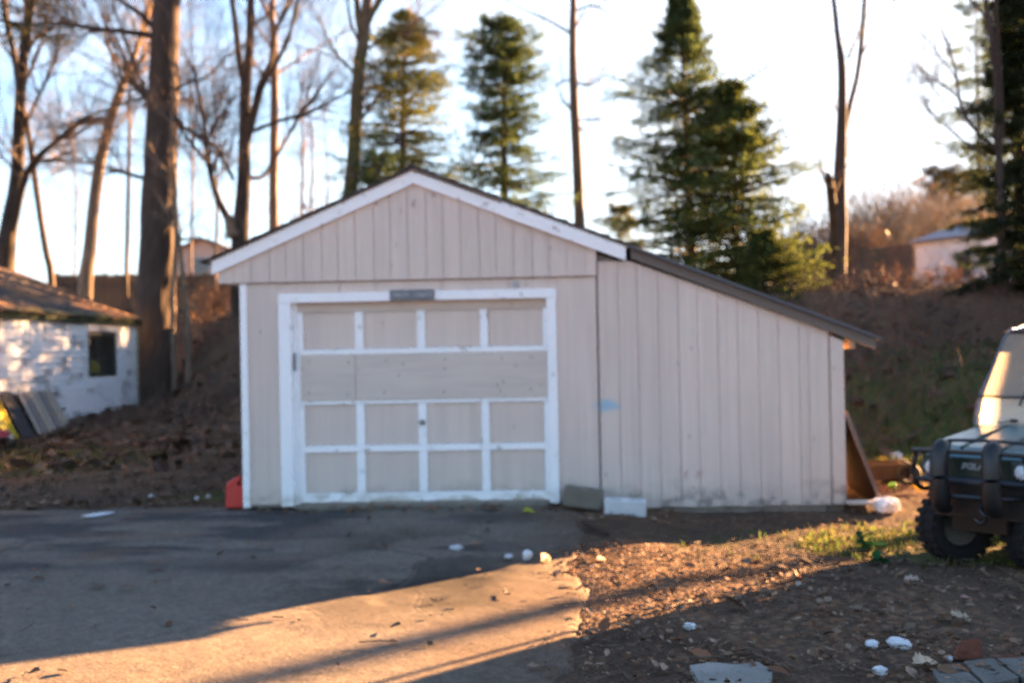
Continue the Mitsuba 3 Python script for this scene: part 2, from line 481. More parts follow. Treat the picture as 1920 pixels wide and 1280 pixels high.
def drive_z(X, Y):
    q = np.stack([X, Y, 0 * X], -1)
    d = drive_dist(X, Y)
    hole = sst(0.5, 0.62, meshkit.fbm(q * 1.4 + 9, 3, 31)) * sst(-1.6, -0.9, X) * sst(6.6, 7.2, Y) * sst(10.2, 9.2, Y)
    return height(X, Y, False) + 0.012 * (meshkit.fbm(q * 1.1, 3, 33) - 0.5) - 0.018 * hole - 0.045 * sst(0.06, -0.05, d)


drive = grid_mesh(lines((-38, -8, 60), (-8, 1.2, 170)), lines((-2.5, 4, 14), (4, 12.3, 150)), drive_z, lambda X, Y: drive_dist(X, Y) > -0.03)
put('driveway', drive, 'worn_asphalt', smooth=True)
lab('driveway', 'cracked and sandy asphalt driveway in front of the garage', kind='structure')

# ------------------------------------------------------------------ garage
G = thing('garage', 'beige single-door garage with white trim and a lean-to on its right', 'garage')


def gp(name, m, bsdf, smooth=False, label=None, parent=None, kind=None):
    return part(parent or G, name, xf(m, MG), bsdf, smooth, None, label, kind)


SL, SR = (3.55 - 2.64) / 2.15, (3.55 - 2.685) / 2.24          # roof slopes left and right of the ridge
ridge = 0.06
def roof_z(s):                                                # top of the barge board
    return 3.55 - (SL * (ridge - s) if s < ridge else SR * (s - ridge))
# the inner dark shell stands behind boards and joints
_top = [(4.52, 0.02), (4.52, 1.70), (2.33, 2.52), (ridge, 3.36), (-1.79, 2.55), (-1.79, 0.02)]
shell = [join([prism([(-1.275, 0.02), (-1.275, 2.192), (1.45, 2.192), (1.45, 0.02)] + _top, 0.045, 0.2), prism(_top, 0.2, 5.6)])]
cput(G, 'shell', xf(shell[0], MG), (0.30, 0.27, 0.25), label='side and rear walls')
# main front: sheets left, right and above the door opening
gp('wall_sheet', cbox((-1.735, 0.0, 0.055), (-1.402, 0.044, 2.40), 0.003), 'wall_paint')
gp('wall_sheet', cbox((1.552, 0.0, 0.06), (1.972, 0.044, 2.402), 0.003), 'wall_paint')
for a, b in ((-1.402, -0.745), (-0.74, -0.36), (-0.355, 0.35), (0.355, 1.05), (1.055, 1.552)):
    gp('wall_sheet', cbox((a, 0.002, 2.285), (b - 0.002, 0.044, 2.40), 0.003), 'wall_paint')
# gable boards, standing 3 cm proud of the front, grooves between them
def gable_poly(a, b):
    top = [(s, roof_z(s) - 0.125) for s in (b, a)]
    mid = [(ridge, roof_z(ridge) - 0.125)] if a < ridge < b else []
    return [(a, 2.412), (b, 2.412), top[0]] + mid + [top[1]]
s = -2.035
k = 0
widths = []
while s < 1.98:
    w = min(0.186 + 0.012 * ((k * 7) % 3 - 1), 1.985 - s)
    if w > 0.03:
        gp('gable_board', prism(gable_poly(s, s + w - 0.006), -0.034 - 0.003 * ((k * 5) % 3) / 2, -0.012), 'wall_paint')
    s += w
    k += 1
gp('gable_backing', prism([(-2.03, 2.42), (1.98, 2.42), (1.98, roof_z(1.98) - 0.13), (ridge, roof_z(ridge) - 0.13), (-2.03, roof_z(-2.03) - 0.13)], -0.0115, 0.04), 'wall_paint')
gp('gable_soffit', cbox((-2.03, 0.041, 2.42), (-1.80, 0.6, 2.44)), 'wall_paint')
# lean-to boards
def lean_top(s):
    return 2.558 if s < 2.33 else 2.558 - (s - 2.33) * (2.558 - 1.735) / (4.515 - 2.33)
edges = [1.995, 2.205, 2.405, 2.62, 2.83, 3.03, 3.245, 3.447, 3.662, 3.87, 4.085, 4.175, 4.39]
for i in range(len(edges) - 1):
    a, b = edges[i], edges[i + 1] - 0.005
    poly = [(a, -0.03 + 0.006 * math.sin(i * 2.3)), (b, -0.03 + 0.006 * math.sin(i * 2.3 + 1)), (b, lean_top(b))]
    if a < 2.33 < b:
        poly.append((2.33, 2.558))
    poly.append((a, lean_top(a)))
    gp('lean_to_board', prism(poly, 0.0015 * (i % 2), 0.042), 'wall_paint')
gp('corner_board', prism([(4.40, -0.02), (4.535, -0.02), (4.535, 1.675), (4.40, 1.735)], -0.018, 0.042), 'wall_paint')
gp('side_wall', cbox((4.521, 0.06, 0.02), (4.545, 5.6, 1.66)), 'wall_paint')
gp('corner_block', cbox((4.36, 0.06, -0.14), (4.53, 0.3, -0.035), 0.01), 'dark_concrete')
gp('base_sill', cbox((2.0, 0.05, -0.16), (4.35, 0.14, 0.0), 0.006), 'old_wood')
# white trim
gp('corner_trim', cbox((-1.812, -0.02, 0.02), (-1.738, 0.06, 2.40), 0.004), 'white_paint', label='white corner board left of the door')
DF = G
gp('door_trim', cbox((-1.40, -0.024, 0.03), (-1.272, 0.11, 2.188), 0.005), 'white_paint')
gp('door_trim', cbox((1.447, -0.024, 0.03), (1.55, 0.11, 2.188), 0.005), 'white_paint')
gp('door_trim', cbox((-1.403, -0.026, 2.19), (1.553, 0.11, 2.287), 0.005), 'white_paint', label='white head board over the door')
gp('track_strip', cbox((-1.27, 0.075, 0.04), (-1.222, 0.11, 2.186), 0.003), 'white_paint')
gp('threshold', cbox((-1.27, -0.01, -0.03), (1.446, 0.12, 0.028), 0.006), 'dark_concrete')
# overhead door
DR = f'{G}__door'
lab(DR, 'white framed sectional door with beige panels')
d0 = 0.07
def door(name, a, b, z0, z1, dd, bs, c=0.004):
    return gp(name, cbox((a, d0 + dd, z0), (b, d0 + 0.045, z1), c), bs, parent=DR)
xs_ = [(-1.160, -0.604), (-0.514, 0.062), (0.152, 0.733), (0.822, 1.402)]
rows = [(1.692, 2.085), (0.662, 1.097), (0.158, 0.588)]
for (z0, z1) in rows:
    for (a, b) in xs_:
        door('panel', a + 0.003, b - 0.003, z0 + 0.003, z1 - 0.003, 0.024, 'wall_paint', 0.006)
j = 0
for (z0, z1) in ((1.692, 2.085), (0.662, 1.0965), (0.158, 0.587)):
    for (a, b) in ((-1.219, -1.160), (-0.604, -0.514), (0.062, 0.152), (0.733, 0.822), (1.402, 1.446)):
        door('stile', a, b, z0, z1, 0.0, 'white_paint', 0.007)
door('rail', -1.219, 1.446, 1.634, 1.690, -0.004, 'white_paint', 0.007)
door('rail', -1.219, 1.446, 1.099, 1.140, -0.004, 'white_paint', 0.007)
door('rail', -1.219, 1.446, 0.589, 0.660, -0.003, 'white_paint', 0.007)
door('rail', -1.219, 1.446, 0.060, 0.156, -0.003, 'white_paint', 0.007)
door('top_rail', -1.219, 1.446, 2.087, 2.187, 0.016, 'plywood')  # brown tone stands for the shadow band under the head board
door('stile', -1.219, -1.193, 1.142, 1.632, 0.0, 'white_paint')
door('plywood_sheet', -1.190, -0.606, 1.143, 1.632, -0.012, 'plywood', 0.002)
door('plywood_sheet', -0.600, 1.444, 1.143, 1.633, -0.013, 'plywood', 0.002)
gp('seal', cbox((-1.218, d0 + 0.002, 0.028), (1.445, d0 + 0.04, 0.059)), 'old_wood', parent=DR)
bolts = []
for a in (-1.1, -0.68, -0.28, 0.35, 0.95, 1.27):
    for z in (1.22, 1.56):
        bolts.append(xf(trimesh.creation.cylinder(0.010, 0.010, sections=10), move(a + 0.012 * math.sin(z * 9 + a), d0 - 0.016, z + 0.01 * math.cos(a * 5)) @ rot((1, 0, 0), 90)))
for bm in bolts:
    cput(DR, 'bolt', xf(bm, MG), (0.13, 0.12, 0.11), 'satin')
hm = join([cbox((0.083, d0 - 0.012, 0.865), (0.131, d0 - 0.0045, 0.925), 0.002), xf(trimesh.creation.cylinder(0.007, 0.05, sections=10), move(0.107, d0 - 0.03, 0.895) @ rot((1, 0, 0), 90)),
           cbox((0.066, d0 - 0.062, 0.888), (0.148, d0 - 0.048, 0.903), 0.005)])
cput(DR, 'handle', xf(hm, MG), (0.16, 0.15, 0.14), 'satin', label='small grey T handle')
cput(DR, 'roller_bracket', xf(cbox((-1.266, 0.05, 1.47), (-1.24, 0.0745, 1.66), 0.003), MG), (0.22, 0.22, 0.24), 'satin')
# barge boards, roof, rafters
def bar(sa, sb, top, thick, da, db):
    return prism([(sa, top(sa) - thick), (sb, top(sb) - thick), (sb, top(sb)), (sa, top(sa))], da, db)
gp('barge_board', bar(-2.09, ridge, roof_z, 0.135, -0.075, -0.0375), 'white_paint', label='left white barge board')
gp('barge_board', bar(ridge, 1.02, roof_z, 0.125, -0.072, -0.0375), 'white_paint', label='right white barge board, upper length')
gp('barge_board', bar(1.0, 2.285, lambda s: roof_z(s) + 0.012, 0.145, -0.098, -0.0735), 'white_paint', label='right white barge board, lower length')
gp('packer', bar(1.03, 2.27, lambda s: roof_z(s) - 0.005, 0.115, -0.073, -0.0375), 'old_wood')
gp('roof_deck', join([bar(-2.13, ridge, lambda s: roof_z(s) + 0.022, 0.020, -0.085, 5.9), bar(ridge, 2.33, lambda s: roof_z(s) + 0.034, 0.020, -0.095, 5.9)]), 'old_wood')
sh = []
r1 = random.Random(3)
for side in (-1, 1):
    L = 2.22 if side < 0 else 2.30
    sl = SL if side < 0 else SR
    nz = 3.55 + (0.024 if side < 0 else 0.036)
    for i in range(16):
        a, b = i * L / 16, (i + 1) * L / 16 + 0.05
        for jj in range(14):
            dA, dB = -0.115 - 0.02 * r1.random() + jj * 0.43, -0.115 + jj * 0.43 + 0.425
            t0 = 0.008
            pts = [(ridge + side * a, nz - sl * a + 0.004), (ridge + side * b, nz - sl * b + 0.016 + 0.008 * r1.random()), (ridge + side * b, nz - sl * b + 0.024 + 0.010 * r1.random()), (ridge + side * a, nz - sl * a + 0.012)]
            sh.append(prism(pts, dA if jj == 0 else jj * 0.43 - 0.115, dB))
gp('shingles', join(sh), 'asphalt_shingle', kind='stuff')
cap = []
for jj in range(20):
    cap.append(prism([(ridge - 0.14, 3.555 - 0.14 * SL + 0.024), (ridge, 3.60), (ridge + 0.14, 3.565 - 0.14 * SR + 0.024), (ridge + 0.14, 3.565 - 0.14 * SR + 0.040), (ridge, 3.622), (ridge - 0.14, 3.555 - 0.14 * SL + 0.040)], -0.125 + jj * 0.3, -0.125 + jj * 0.3 + 0.295 + 0.004 * (jj % 2)))
gp('ridge_caps', join(cap), 'asphalt_shingle', kind='stuff')
# lean-to roof
lr = lambda s: 2.715 - (s - 2.33) * (2.715 - 1.705) / (4.89 - 2.33)
gp('lean_to_roof', bar(2.33, 4.90, lr, 0.022, -0.10, 5.9), 'asphalt_shingle')
cput(G, 'drip_edge', xf(bar(2.31, 4.91, lambda s: lr(s) + 0.008, 0.026, -0.112, -0.1005), MG), (0.07, 0.08, 0.10), 'satin', label='dark metal drip edge of the lean-to roof')
cput(G, 'rafter', xf(bar(2.34, 4.86, lambda s: lr(s) - 0.024, 0.105, -0.060, -0.024), MG), (0.155, 0.13, 0.112), label='bare wood rafter along the lean-to roof edge')
gp('rafter', bar(2.34, 4.80, lambda s: lr(s) - 0.024, 0.095, 1.2, 1.24), 'old_wood')
gp('rafter', bar(2.34, 4.80, lambda s: lr(s) - 0.024, 0.095, 2.4, 2.44), 'old_wood')
cput(G, 'purlin', xf(cbox((4.60, -0.02, 1.60), (4.655, 5.6, 1.70), 0.004), MG), (0.42, 0.28, 0.17), label='new wood purlin under the eave')
gp('purlin', cbox((4.548, 0.05, 1.66), (4.575, 5.6, 1.75), 0.003), 'old_wood')
# small fittings on the front
for (s, z) in ((-0.19, 3.30), (0.28, 3.305), (0.06, 3.21), (-0.33, 3.24)):
    hk = tube([(s, -0.04, z + 0.02), (s, -0.07, z + 0.015), (s + 0.004, -0.075, z - 0.02), (s + 0.004, -0.055, z - 0.03)], 0.006, 6)
    cput(G, 'hook', xf(hk, MG), (0.10, 0.09, 0.09), 'satin')
cput(G, 'bracket', xf(join([cbox((1.10, -0.012, 2.30), (1.16, 0.001, 2.375), 0.003), cbox((1.115, -0.04, 2.33), (1.145, -0.012, 2.345), 0.003)]), MG), (0.38, 0.39, 0.41), 'satin')

# name plate over the door: weathered beyond reading
sg = thing('name_plate', 'small weathered grey plaque with worn pale lettering fixed over the garage door', 'sign')
cput(sg, 'plate', xf(cbox((-0.205, -0.046, 2.192), (0.27, -0.0265, 2.305), 0.006), MG), (0.17, 0.175, 0.185), 'matt')
rr = random.Random(11)
strokes = []
x0 = -0.165
while x0 < 0.235:
    if not 0.0 < x0 < 0.055:
        w = rr.choice([0.010, 0.018, 0.024])
        h = rr.uniform(0.028, 0.045)
        strokes.append(cbox((x0, -0.0485, 2.232), (x0 + 0.007, -0.0463, 2.232 + h), 0.001))
        if w > 0.012:
            zz = 2.232 + rr.choice([0.0, h * 0.5, h - 0.007])
            strokes.append(cbox((x0 + 0.0072, -0.0485, zz), (x0 + w, -0.0463, zz + 0.007), 0.001))
    x0 += rr.uniform(0.022, 0.032)
cput(sg, 'lettering', xf(join(strokes), MG), (0.60, 0.61, 0.60), 'matt', label='worn pale lettering', kind='stuff')

# ------------------------------------------------------------------ things by the garage
def block(name, label, c, length, ang, tilt, mat):
    """hollow concrete block, long side towards the viewer"""
    b = cbox((-length / 2, -0.1, 0), (length / 2, 0.1, 0.195), 0.010)
    for cx in (-length / 4, length / 4):
        b = b - cbox((cx - 0.07, -0.055, -0.1), (cx + 0.07, 0.055, 0.4), 0.02)
    v, f = vf(b.refine_to_length(0.03))
    v = v + 0.008 * (meshkit.fbm(v * 18 + c[0] * 3, 3, 4)[:, None] - 0.5) * np.sign(v) * np.array([1, 1, 0.6])
    M = move(*c) @ rot((0, 0, 1), ang) @ rot((0, 1, 0), tilt)
    k = thing(name, label, 'concrete block', 'concrete blocks in front of the garage')
    put(k, xf((v, f), M), mat, smooth=35)


def gpos(s, d, z):
    return (MG @ np.array([s, d, z, 1]))[:3]


block('concrete_block', 'dark grey concrete block tipped sideways by the garage door', gpos(1.775, -0.22, 0.02), 0.40, -6, 8.5, 'dark_concrete')
block('concrete_block', 'pale concrete block lying level in front of the lean-to', gpos(2.20, -0.42, -0.075), 0.415, -4, 3.0, 'pale_concrete')

# petrol can
gc = thing('fuel_can', 'red plastic fuel can standing at the left corner of the garage', 'fuel can')
prof = [(-0.115, 0.0), (-0.118, 0.02), (-0.115, 0.235), (-0.095, 0.275), (-0.02, 0.325), (0.03, 0.335), (0.075, 0.27), (0.085, 0.2), (0.085, 0.0)]
body = []
for dd, sc_ in ((0.0, 0.90), (0.02, 1.0), (0.28, 1.0), (0.30, 0.90)):
    c_ = np.array([-0.015, 0.16])
    body += [((np.array(q) - c_) * sc_ + c_, dd) for q in prof]
body = m3.Manifold.hull_points(np.array([[q[0], dd, q[1]] for q, dd in body]))
body = body - cbox((0.015, -0.05, 0.235), (0.055, 0.20, 0.29), 0.015)
MC = MG @ move(-1.905, 0.03, 0.015)
cput(gc, 'body', xf(body, MC), (0.50, 0.035, 0.025), 'satin', smooth=30, var=0.02)
cput(gc, 'cap', xf(join([xf(trimesh.creation.cylinder(0.028, 0.04, sections=16), move(-0.01, 0.24, 0.345))]), MC), (0.05, 0.045, 0.04), 'satin', smooth=30)

# panel leaning on the lean-to's side wall
pn = thing('leaning_panel', 'dark brown wooden panel with a pale edge leaning on the right side of the lean-to', 'panel')
L_ = math.hypot(0.36, 0.98)
slab = cbox((-0.02, 0.0, 0.0), (0.02, 1.1, L_), 0.004)
edge = prism([(-0.021, 0.0), (0.022, 0.0), (0.022, L_ + 0.004), (-0.021, L_ + 0.004)], -0.03, -0.0005)
ev, ef = vf(edge)
ev[(ev[:, 1] < -0.02) & (ev[:, 0] > 0), 1] = -0.006
tilt = -math.degrees(math.atan2(0.36, 0.98))
MP = MG @ move(4.925, 0.06, -0.05) @ rot((0, 1, 0), tilt)
cput(pn, 'board', xf(slab, MP), (0.020, 0.008, 0.006), 'matt')
cput(pn, 'edging', xf((ev, ef), MP), (0.15, 0.10, 0.08), 'satin')
wd = thing('wood_strip', 'pale weathered wood strip on the ground at the foot of the brown panel', 'wood strip')
v, f = vf(cbox((-0.02, -0.05, 0), (0.36, 0.05, 0.035), 0.006).refine_to_length(0.04))
v[:, 2] += 0.01 * meshkit.fbm(v * 14, 2, 3)
put(wd, xf((v, f), MG @ move(4.55, -0.06, -0.02) @ rot((0, 0, 1), -3)), 'matt', True, flat((v, f), (0.55, 0.47, 0.40), 0.05))


def lump(name, label, cat, c, size, colr, seed, group=None, bsdf='matt', sharp=1.0):
    """crumpled low lump resting at c"""
    m = trimesh.creation.icosphere(3, 1.0)
    v = np.array(m.vertices)
    n1 = meshkit.fbm(v * 1.6 + seed * 3.1, 3, seed)[:, None] - 0.5
    n2 = np.abs(meshkit.fbm(v * 4 + seed, 3, seed + 5)[:, None] - 0.5)
    v = v * (1 + 0.7 * n1 - 0.9 * sharp * n2)
    v = v * (np.array(size) / 2)
    v[:, 2] -= v[:, 2].min() + 0.15 * size[2]
    k = thing(name, label, cat, group)
    M = move(*c) @ rot((0, 0, 1), seed * 57.0)
    put(k, xf((v, m.faces), M), bsdf, True, flat((v, m.faces), colr, 0.03))
    return k


def gnd(px, py):
    """ground point seen at a pixel"""
    d = ray(px, py)
    t = 1.67 / max(1e-3, -d[2])
    for _ in range(40):
        p = CAM + t * d
        t += (p[2] - float(height(p[0], p[1], False))) * 0.6 / max(0.05, -d[2])
    p = CAM + t * d
    p[2] = float(height(p[0], p[1]))
    return p


WH = (0.58, 0.585, 0.60)
lump('plastic_bag', 'crumpled white plastic bag beside the brown leaning panel', 'plastic bag', gnd(1664, 962) + [0, 0.05, 0.02], (0.30, 0.34, 0.17), (0.80, 0.80, 0.82), 3, sharp=1.3)
lump('paper_scrap', 'flat white paper scrap at the back edge of the driveway on the left', 'paper scrap', gnd(186, 967), (0.34, 0.17, 0.035), WH, 4)
scr = [((285, 932), (.075, .07, .04), 'white scrap left of the other scraps in the leaves beside the garage'), ((369, 938), (.06, .05, .06), 'left one of two small white scraps near the red fuel can'),
       ((391, 933), (.055, .06, .05), 'right one of two small white scraps near the red fuel can'), ((855, 1028), (.12, .09, .05), 'greyish paper scrap on the asphalt below the middle of the garage door'),
       ((954, 1046), (.12, .07, .04), 'flat pale scrap beside the round white scrap on the broken asphalt'), ((989, 1049), (.085, .08, .085), 'round white crumpled scrap on the broken asphalt'),
       ((1293, 1178), (.085, .07, .045), 'white scrap alone in the leaves, right of the driveway'), ((1635, 1211), (.098, .075, .045), 'smaller left one of two white scraps side by side on the leaves'),
       ((1687, 1211), (.145, .10, .065), 'larger right one of two white scraps side by side on the leaves'), ((1650, 1261), (.082, .07, .05), 'white scrap below the pair of white scraps near the bottom edge'),
       ((1781, 1235), (.035, .03, .03), 'tiny white scrap beside the red-brown shard')]
for i, (p, sz, lb) in enumerate(scr):
    lump('white_scrap', lb, 'scrap', gnd(*p), sz, WH if i not in (3, 4) else (0.45, 0.46, 0.48), 10 + i, 'white scraps of litter on the ground')

# small dark cart behind, with the bright bits round it
ct = thing('garden_cart', 'low dark brown wooden cart with a black wheel, behind the leaning panel', 'cart')
cp = gnd(1660, 903); cp[2] -= 0.01
MCt = move(*cp) @ rot((0, 0, 1), -8)
tray = cbox((-0.27, -0.2, 0.06), (0.2, 0.2, 0.25), 0.015) - cbox((-0.245, -0.175, 0.10), (0.175, 0.175, 0.4), 0.01)
cput(ct, 'tray', xf(tray, MCt), (0.055, 0.033, 0.02), 'matt')
cput(ct, 'shaft', xf(tube([(-0.27, 0.1, 0.12), (-0.6, 0.12, 0.30)], 0.018, 8), MCt), (0.04, 0.03, 0.02), 'matt')
def wheel_mesh(r, w, n=36):
    """tyre by lathe about the x axis, tread blocks cut into it"""
    prof = np.array([(-.32 * w, .58 * r), (-.46 * w, .64 * r), (-.5 * w, .80 * r), (-.46 * w, .93 * r), (-.34 * w, r), (.34 * w, r), (.46 * w, .93 * r), (.5 * w, .80 * r), (.46 * w, .64 * r), (.32 * w, .58 * r)])
    ang = np.arange(n) * 2 * np.pi / n
    V = np.array([[x, rr_ * math.cos(t), rr_ * math.sin(t)] for t in ang for x, rr_ in prof])
    K = len(prof)
    F = []
    for i in range(n):
        for j2 in range(K):
            a, b = i * K + j2, i * K + (j2 + 1) % K
            c, d = ((i + 1) % n) * K + (j2 + 1) % K, ((i + 1) % n) * K + j2
            F += [(a, d, c), (a, c, b)]
    return V, np.array(F)
for xx, dy in ((0.2, -0.23), (0.2, 0.23)):
    cput(ct, 'wheel', xf(xf(wheel_mesh(0.135, 0.09), rot((0, 0, 1), 72)), MCt @ move(xx + 0.02, dy, 0.13)), (0.02, 0.02, 0.021), 'matt', smooth=40)
lump('plastic_jug', 'pale blue plastic jug lying above the cart wheel', 'jug', gnd(1686, 866) + [0, 0.1, 0.0], (0.17, 0.14, 0.15), (0.52, 0.60, 0.62), 31, bsdf='satin', sharp=0.4)
lump('green_ball', 'small bright green ball on the ground in front of the cart', 'ball', gnd(1674, 914), (0.085, 0.085, 0.075), (0.12, 0.42, 0.03), 33, bsdf='satin', sharp=0.1)
for pxy, sz, lb in (((1708, 864), (0.34, 0.1, 0.05), 'yellow plastic strip on the ground right of the pale jug'), ((1655, 866), (0.17, 0.1, 0.05), 'short yellow plastic strip behind the dark cart'),
                    ((1727, 920), (0.17, 0.1, 0.05), 'yellow plastic scrap on the ground left of the utility vehicle')):
    q = gnd(*pxy)
    pth = np.stack([np.linspace(-sz[0] / 2, sz[0] / 2, 12), 0.03 * np.sin(np.arange(12) * 1.3), 0.03 + 0.02 * np.cos(np.arange(12) * 1.7)], 1)
    w_ = sz[1] / 2
    V = np.vstack([pth + [0, -w_, 0], pth + [0, w_, 0.03], pth + [0, w_, 0.034], pth + [0, -w_, 0.004]])
    F = []
    for i in range(11):
        for a_, b_ in ((0, 1), (1, 2), (2, 3), (3, 0)):
            F.append((a_ * 12 + i, a_ * 12 + i + 1, b_ * 12 + i + 1, b_ * 12 + i))
    k = thing('yellow_strip', lb, 'plastic strip', 'yellow plastic strips by the cart')
    m_ = xf((V, np.array(F)), move(*q) @ rot((0, 0, 1), 10))
    put(k, m_, 'satin', False, flat(m_, (0.62, 0.44, 0.02), 0.05))

# flat stones and pavers in the lower right corner
def paver(name, label, quad, th, c, group=None):
    """flat stone whose top corners are seen at the pixels of quad"""
    pts = np.array([gnd(*q) for q in quad])
    z = pts[:, 2].mean()
    ps = m3.CrossSection([pts[:, :2] if (pts[1, 0] - pts[0, 0]) * (pts[2, 1] - pts[0, 1]) > (pts[1, 1] - pts[0, 1]) * (pts[2, 0] - pts[0, 0]) else pts[::-1, :2]]).offset(-0.012, m3.JoinType.Round).offset(0.010, m3.JoinType.Round)
    b = m3.Manifold.extrude(ps, th).translate([0, 0, z - 0.01])
    v, f = vf(b.refine_to_length(0.03))
    v[:, 2] += 0.012 * (meshkit.fbm(v * 9, 3, 6) - 0.5) * (v[:, 2] > z)
    k = thing(name, label, 'paver' if name == 'paver' else 'stone', group)
    put(k, (v, f), c, smooth=35)


paver('flat_stone', 'pale grey flat stone at the bottom edge right of the driveway', [(1292, 1257), (1335, 1251), (1380, 1256), (1422, 1250), (1450, 1268), (1442, 1292), (1318, 1300)], 0.04, 'worn_stone')
pg = 'grey pavers in the bottom right corner'
paver('paver', 'grey paver right behind the large oak leaf, leftmost of its row', [(1748, 1263), (1800, 1247), (1842, 1290), (1770, 1300)], 0.035, 'concrete', pg)
paver('paver', 'grey paver in the middle of the row in the bottom right corner', [(1806, 1246), (1862, 1240), (1912, 1278), (1848, 1290)], 0.035, 'concrete', pg)
paver('paver', 'grey paver nearest the right edge of the picture', [(1868, 1241), (1925, 1238), (1985, 1272), (1920, 1280)], 0.035, 'concrete', pg)


def shard(label, px, py, w, h, c):
    b = m3.Manifold.hull_points(np.array([(-w / 2, 0, 0), (w / 2, 0.02, 0), (w * .38, 0.05, h), (-w * .2, 0.04, h * .9), (-w * .5, .1, 0), (w * .5, .12, 0), (w * .2, .12, h * .7)]))
    v, f = vf(b.refine_to_length(0.02))
    v += 0.008 * (meshkit.fbm(v * 22, 3, 9)[:, None] - 0.5)
    k = thing('clay_shard', label, 'shard', 'red-brown clay shards by the pavers')
    M = move(*gnd(px, py)) @ rot((0, 0, 1), -15)
    put(k, xf((v, f), M), 'matt', True, flat((v, f), c, 0.08))


shard('red-brown clay shard standing in the leaves above the pavers', 1818, 1238, 0.15, 0.11, (0.13, 0.045, 0.028))
shard('low red-brown clay shard at the right edge beside the pavers', 1892, 1244, 0.13, 0.04, (0.12, 0.042, 0.026))
wb = thing('wood_chunk', 'dark rotten wood chunk on the dirt in front of the pale concrete block', 'wood chunk')
m_ = tube([gnd(1092, 985) + [0, 0, .03], gnd(1112, 994) + [0, 0, .035], gnd(1140, 1004) + [0, 0, .02]], [0.02, 0.034, 0.018], 8)
put(wb, m_, 'matt', True, flat(m_, (0.05, 0.03, 0.022), 0.1))

# ------------------------------------------------------------------ white shed on the left
SX = -9.15                                     # its wall towards the yard stands at this x, running along y
SH = thing('shed', 'old white clapboard shed with peeling paint and a leaf-strewn shingle roof', 'shed')
Y0, Y1 = 13.2, 26.0
zb_, ze_ = 0.18, 2.56
wy = (23.05, 24.5); wz = (1.28, 2.12)          # window opening
nb = 21
hh = (ze_ - zb_) / nb
rs = random.Random(5)
for i in range(nb):
    z0, z1 = zb_ + i * hh, zb_ + (i + 1) * hh + 0.012
    spans = [(Y0, Y1 - 0.09)]
    if z1 > wz[0] and z0 < wz[1]:
        spans = [(Y0, wy[0] - 0.07), (wy[1] + 0.07, Y1 - 0.09)]
    for a, b in spans:
        cut = [a, b]
        if b - a > 6:
            cut = [a, a + rs.uniform(2.5, 5), b - rs.uniform(2.5, 4), b]
        for c, d in zip(cut[:-1], cut[1:]):
            jx = rs.uniform(-0.003, 0.003)
            pts = [(SX - 0.010, c, z1), (SX - 0.010, d - 0.006, z1), (SX + 0.034 + jx, c, z0), (SX + 0.034 + jx, d - 0.006, z0), (SX - 0.022, c, z0), (SX - 0.022, d - 0.006, z0), (SX - 0.022, c, z1), (SX - 0.022, d - 0.006, z1)]
            part(SH, 'clapboard', m3.Manifold.hull_points(np.array(pts)), 'clapboard')
cput(SH, 'corner_board', cbox((SX - 0.03, Y1 - 0.088, zb_), (SX + 0.03, Y1 + 0.03, ze_ - 0.02)), (0.34, 0.40, 0.30), label='greenish corner board')
W_ = 6.4
rise = W_ / 2 * 0.40
back = join([cbox((SX - W_, Y1 - 0.06, 0.1), (SX - 0.04, Y1, ze_)), cbox((SX - W_, Y0, 0.1), (SX - 0.04, Y0 + 0.06, ze_)), cbox((SX - W_, Y0 + 0.07, 0.1), (SX - W_ + 0.06, Y1 - 0.07, ze_))])
part(SH, 'back_walls', back, 'clapboard')
inner = [cbox((SX - 0.075, Y0 + 0.07, zb_), (SX - 0.030, wy[0] - 0.06, ze_)), cbox((SX - 0.075, wy[1] + 0.06, zb_), (SX - 0.030, Y1 - 0.07, ze_)),
         cbox((SX - 0.075, wy[0] - 0.055, zb_), (SX - 0.030, wy[1] + 0.055, wz[0] - 0.06)), cbox((SX - 0.075, wy[0] - 0.055, wz[1] + 0.06), (SX - 0.030, wy[1] + 0.055, ze_))]
cput(SH, 'sheathing', join(inner), (0.09, 0.07, 0.055))
gb = []
for yy in (Y0 + 0.02, Y1 - 0.05):
    gb.append(m3.Manifold.hull_points(np.array([(x, y, z) for y in (yy, yy + 0.03) for x, z in ((SX - 0.05, ze_ + 0.005), (SX - W_, ze_ + 0.005), (SX - W_ / 2, ze_ + rise - 0.03))])))
part(SH, 'gable_wall', join(gb), 'clapboard')
# roof: courses of shingles stepped down to the eave
crs = []
ov = 0.13
for side in (1, -1):
    n = 17
    run = W_ / 2 + ov
    for i in range(n):
        for jj in range(7):
            ya, yb2 = Y0 - 0.25 + jj * (Y1 - Y0 + 0.32) / 7, Y0 - 0.25 + (jj + 1) * (Y1 - Y0 + 0.32) / 7 - 0.012
            a, b = i * run / n, (i + 1) * run / n + 0.05
            zt = ze_ + rise
            x = lambda q: SX - W_ / 2 + side * q
            z = lambda q: zt - 0.40 * q
            jz = rs.uniform(0, 0.012)
            crs.append(m3.Manifold.hull_points(np.array([(x(a), y, z(a) + dz) for y in (ya, yb2) for dz in (0.0, 0.02)] + [(x(b), y, z(b) + dz + 0.012 + jz) for y in (ya, yb2) for dz in (0.0, 0.022)])))
RF = part(SH, 'roof', join([m3.Manifold.hull_points(np.array([(SX - W_ / 2, y, ze_ + rise - dz) for y in (Y0 - 0.2, Y1 + 0.05) for dz in (0.012, 0.06)] + [(SX - W_ / 2 + sd * (W_ / 2 + ov - 0.02), y, ze_ + rise - 0.40 * (W_ / 2 + ov - 0.02) - dz) for y in (Y0 - 0.2, Y1 + 0.05) for dz in (0.012, 0.06)])) for sd in (1, -1)]), 'old_wood')
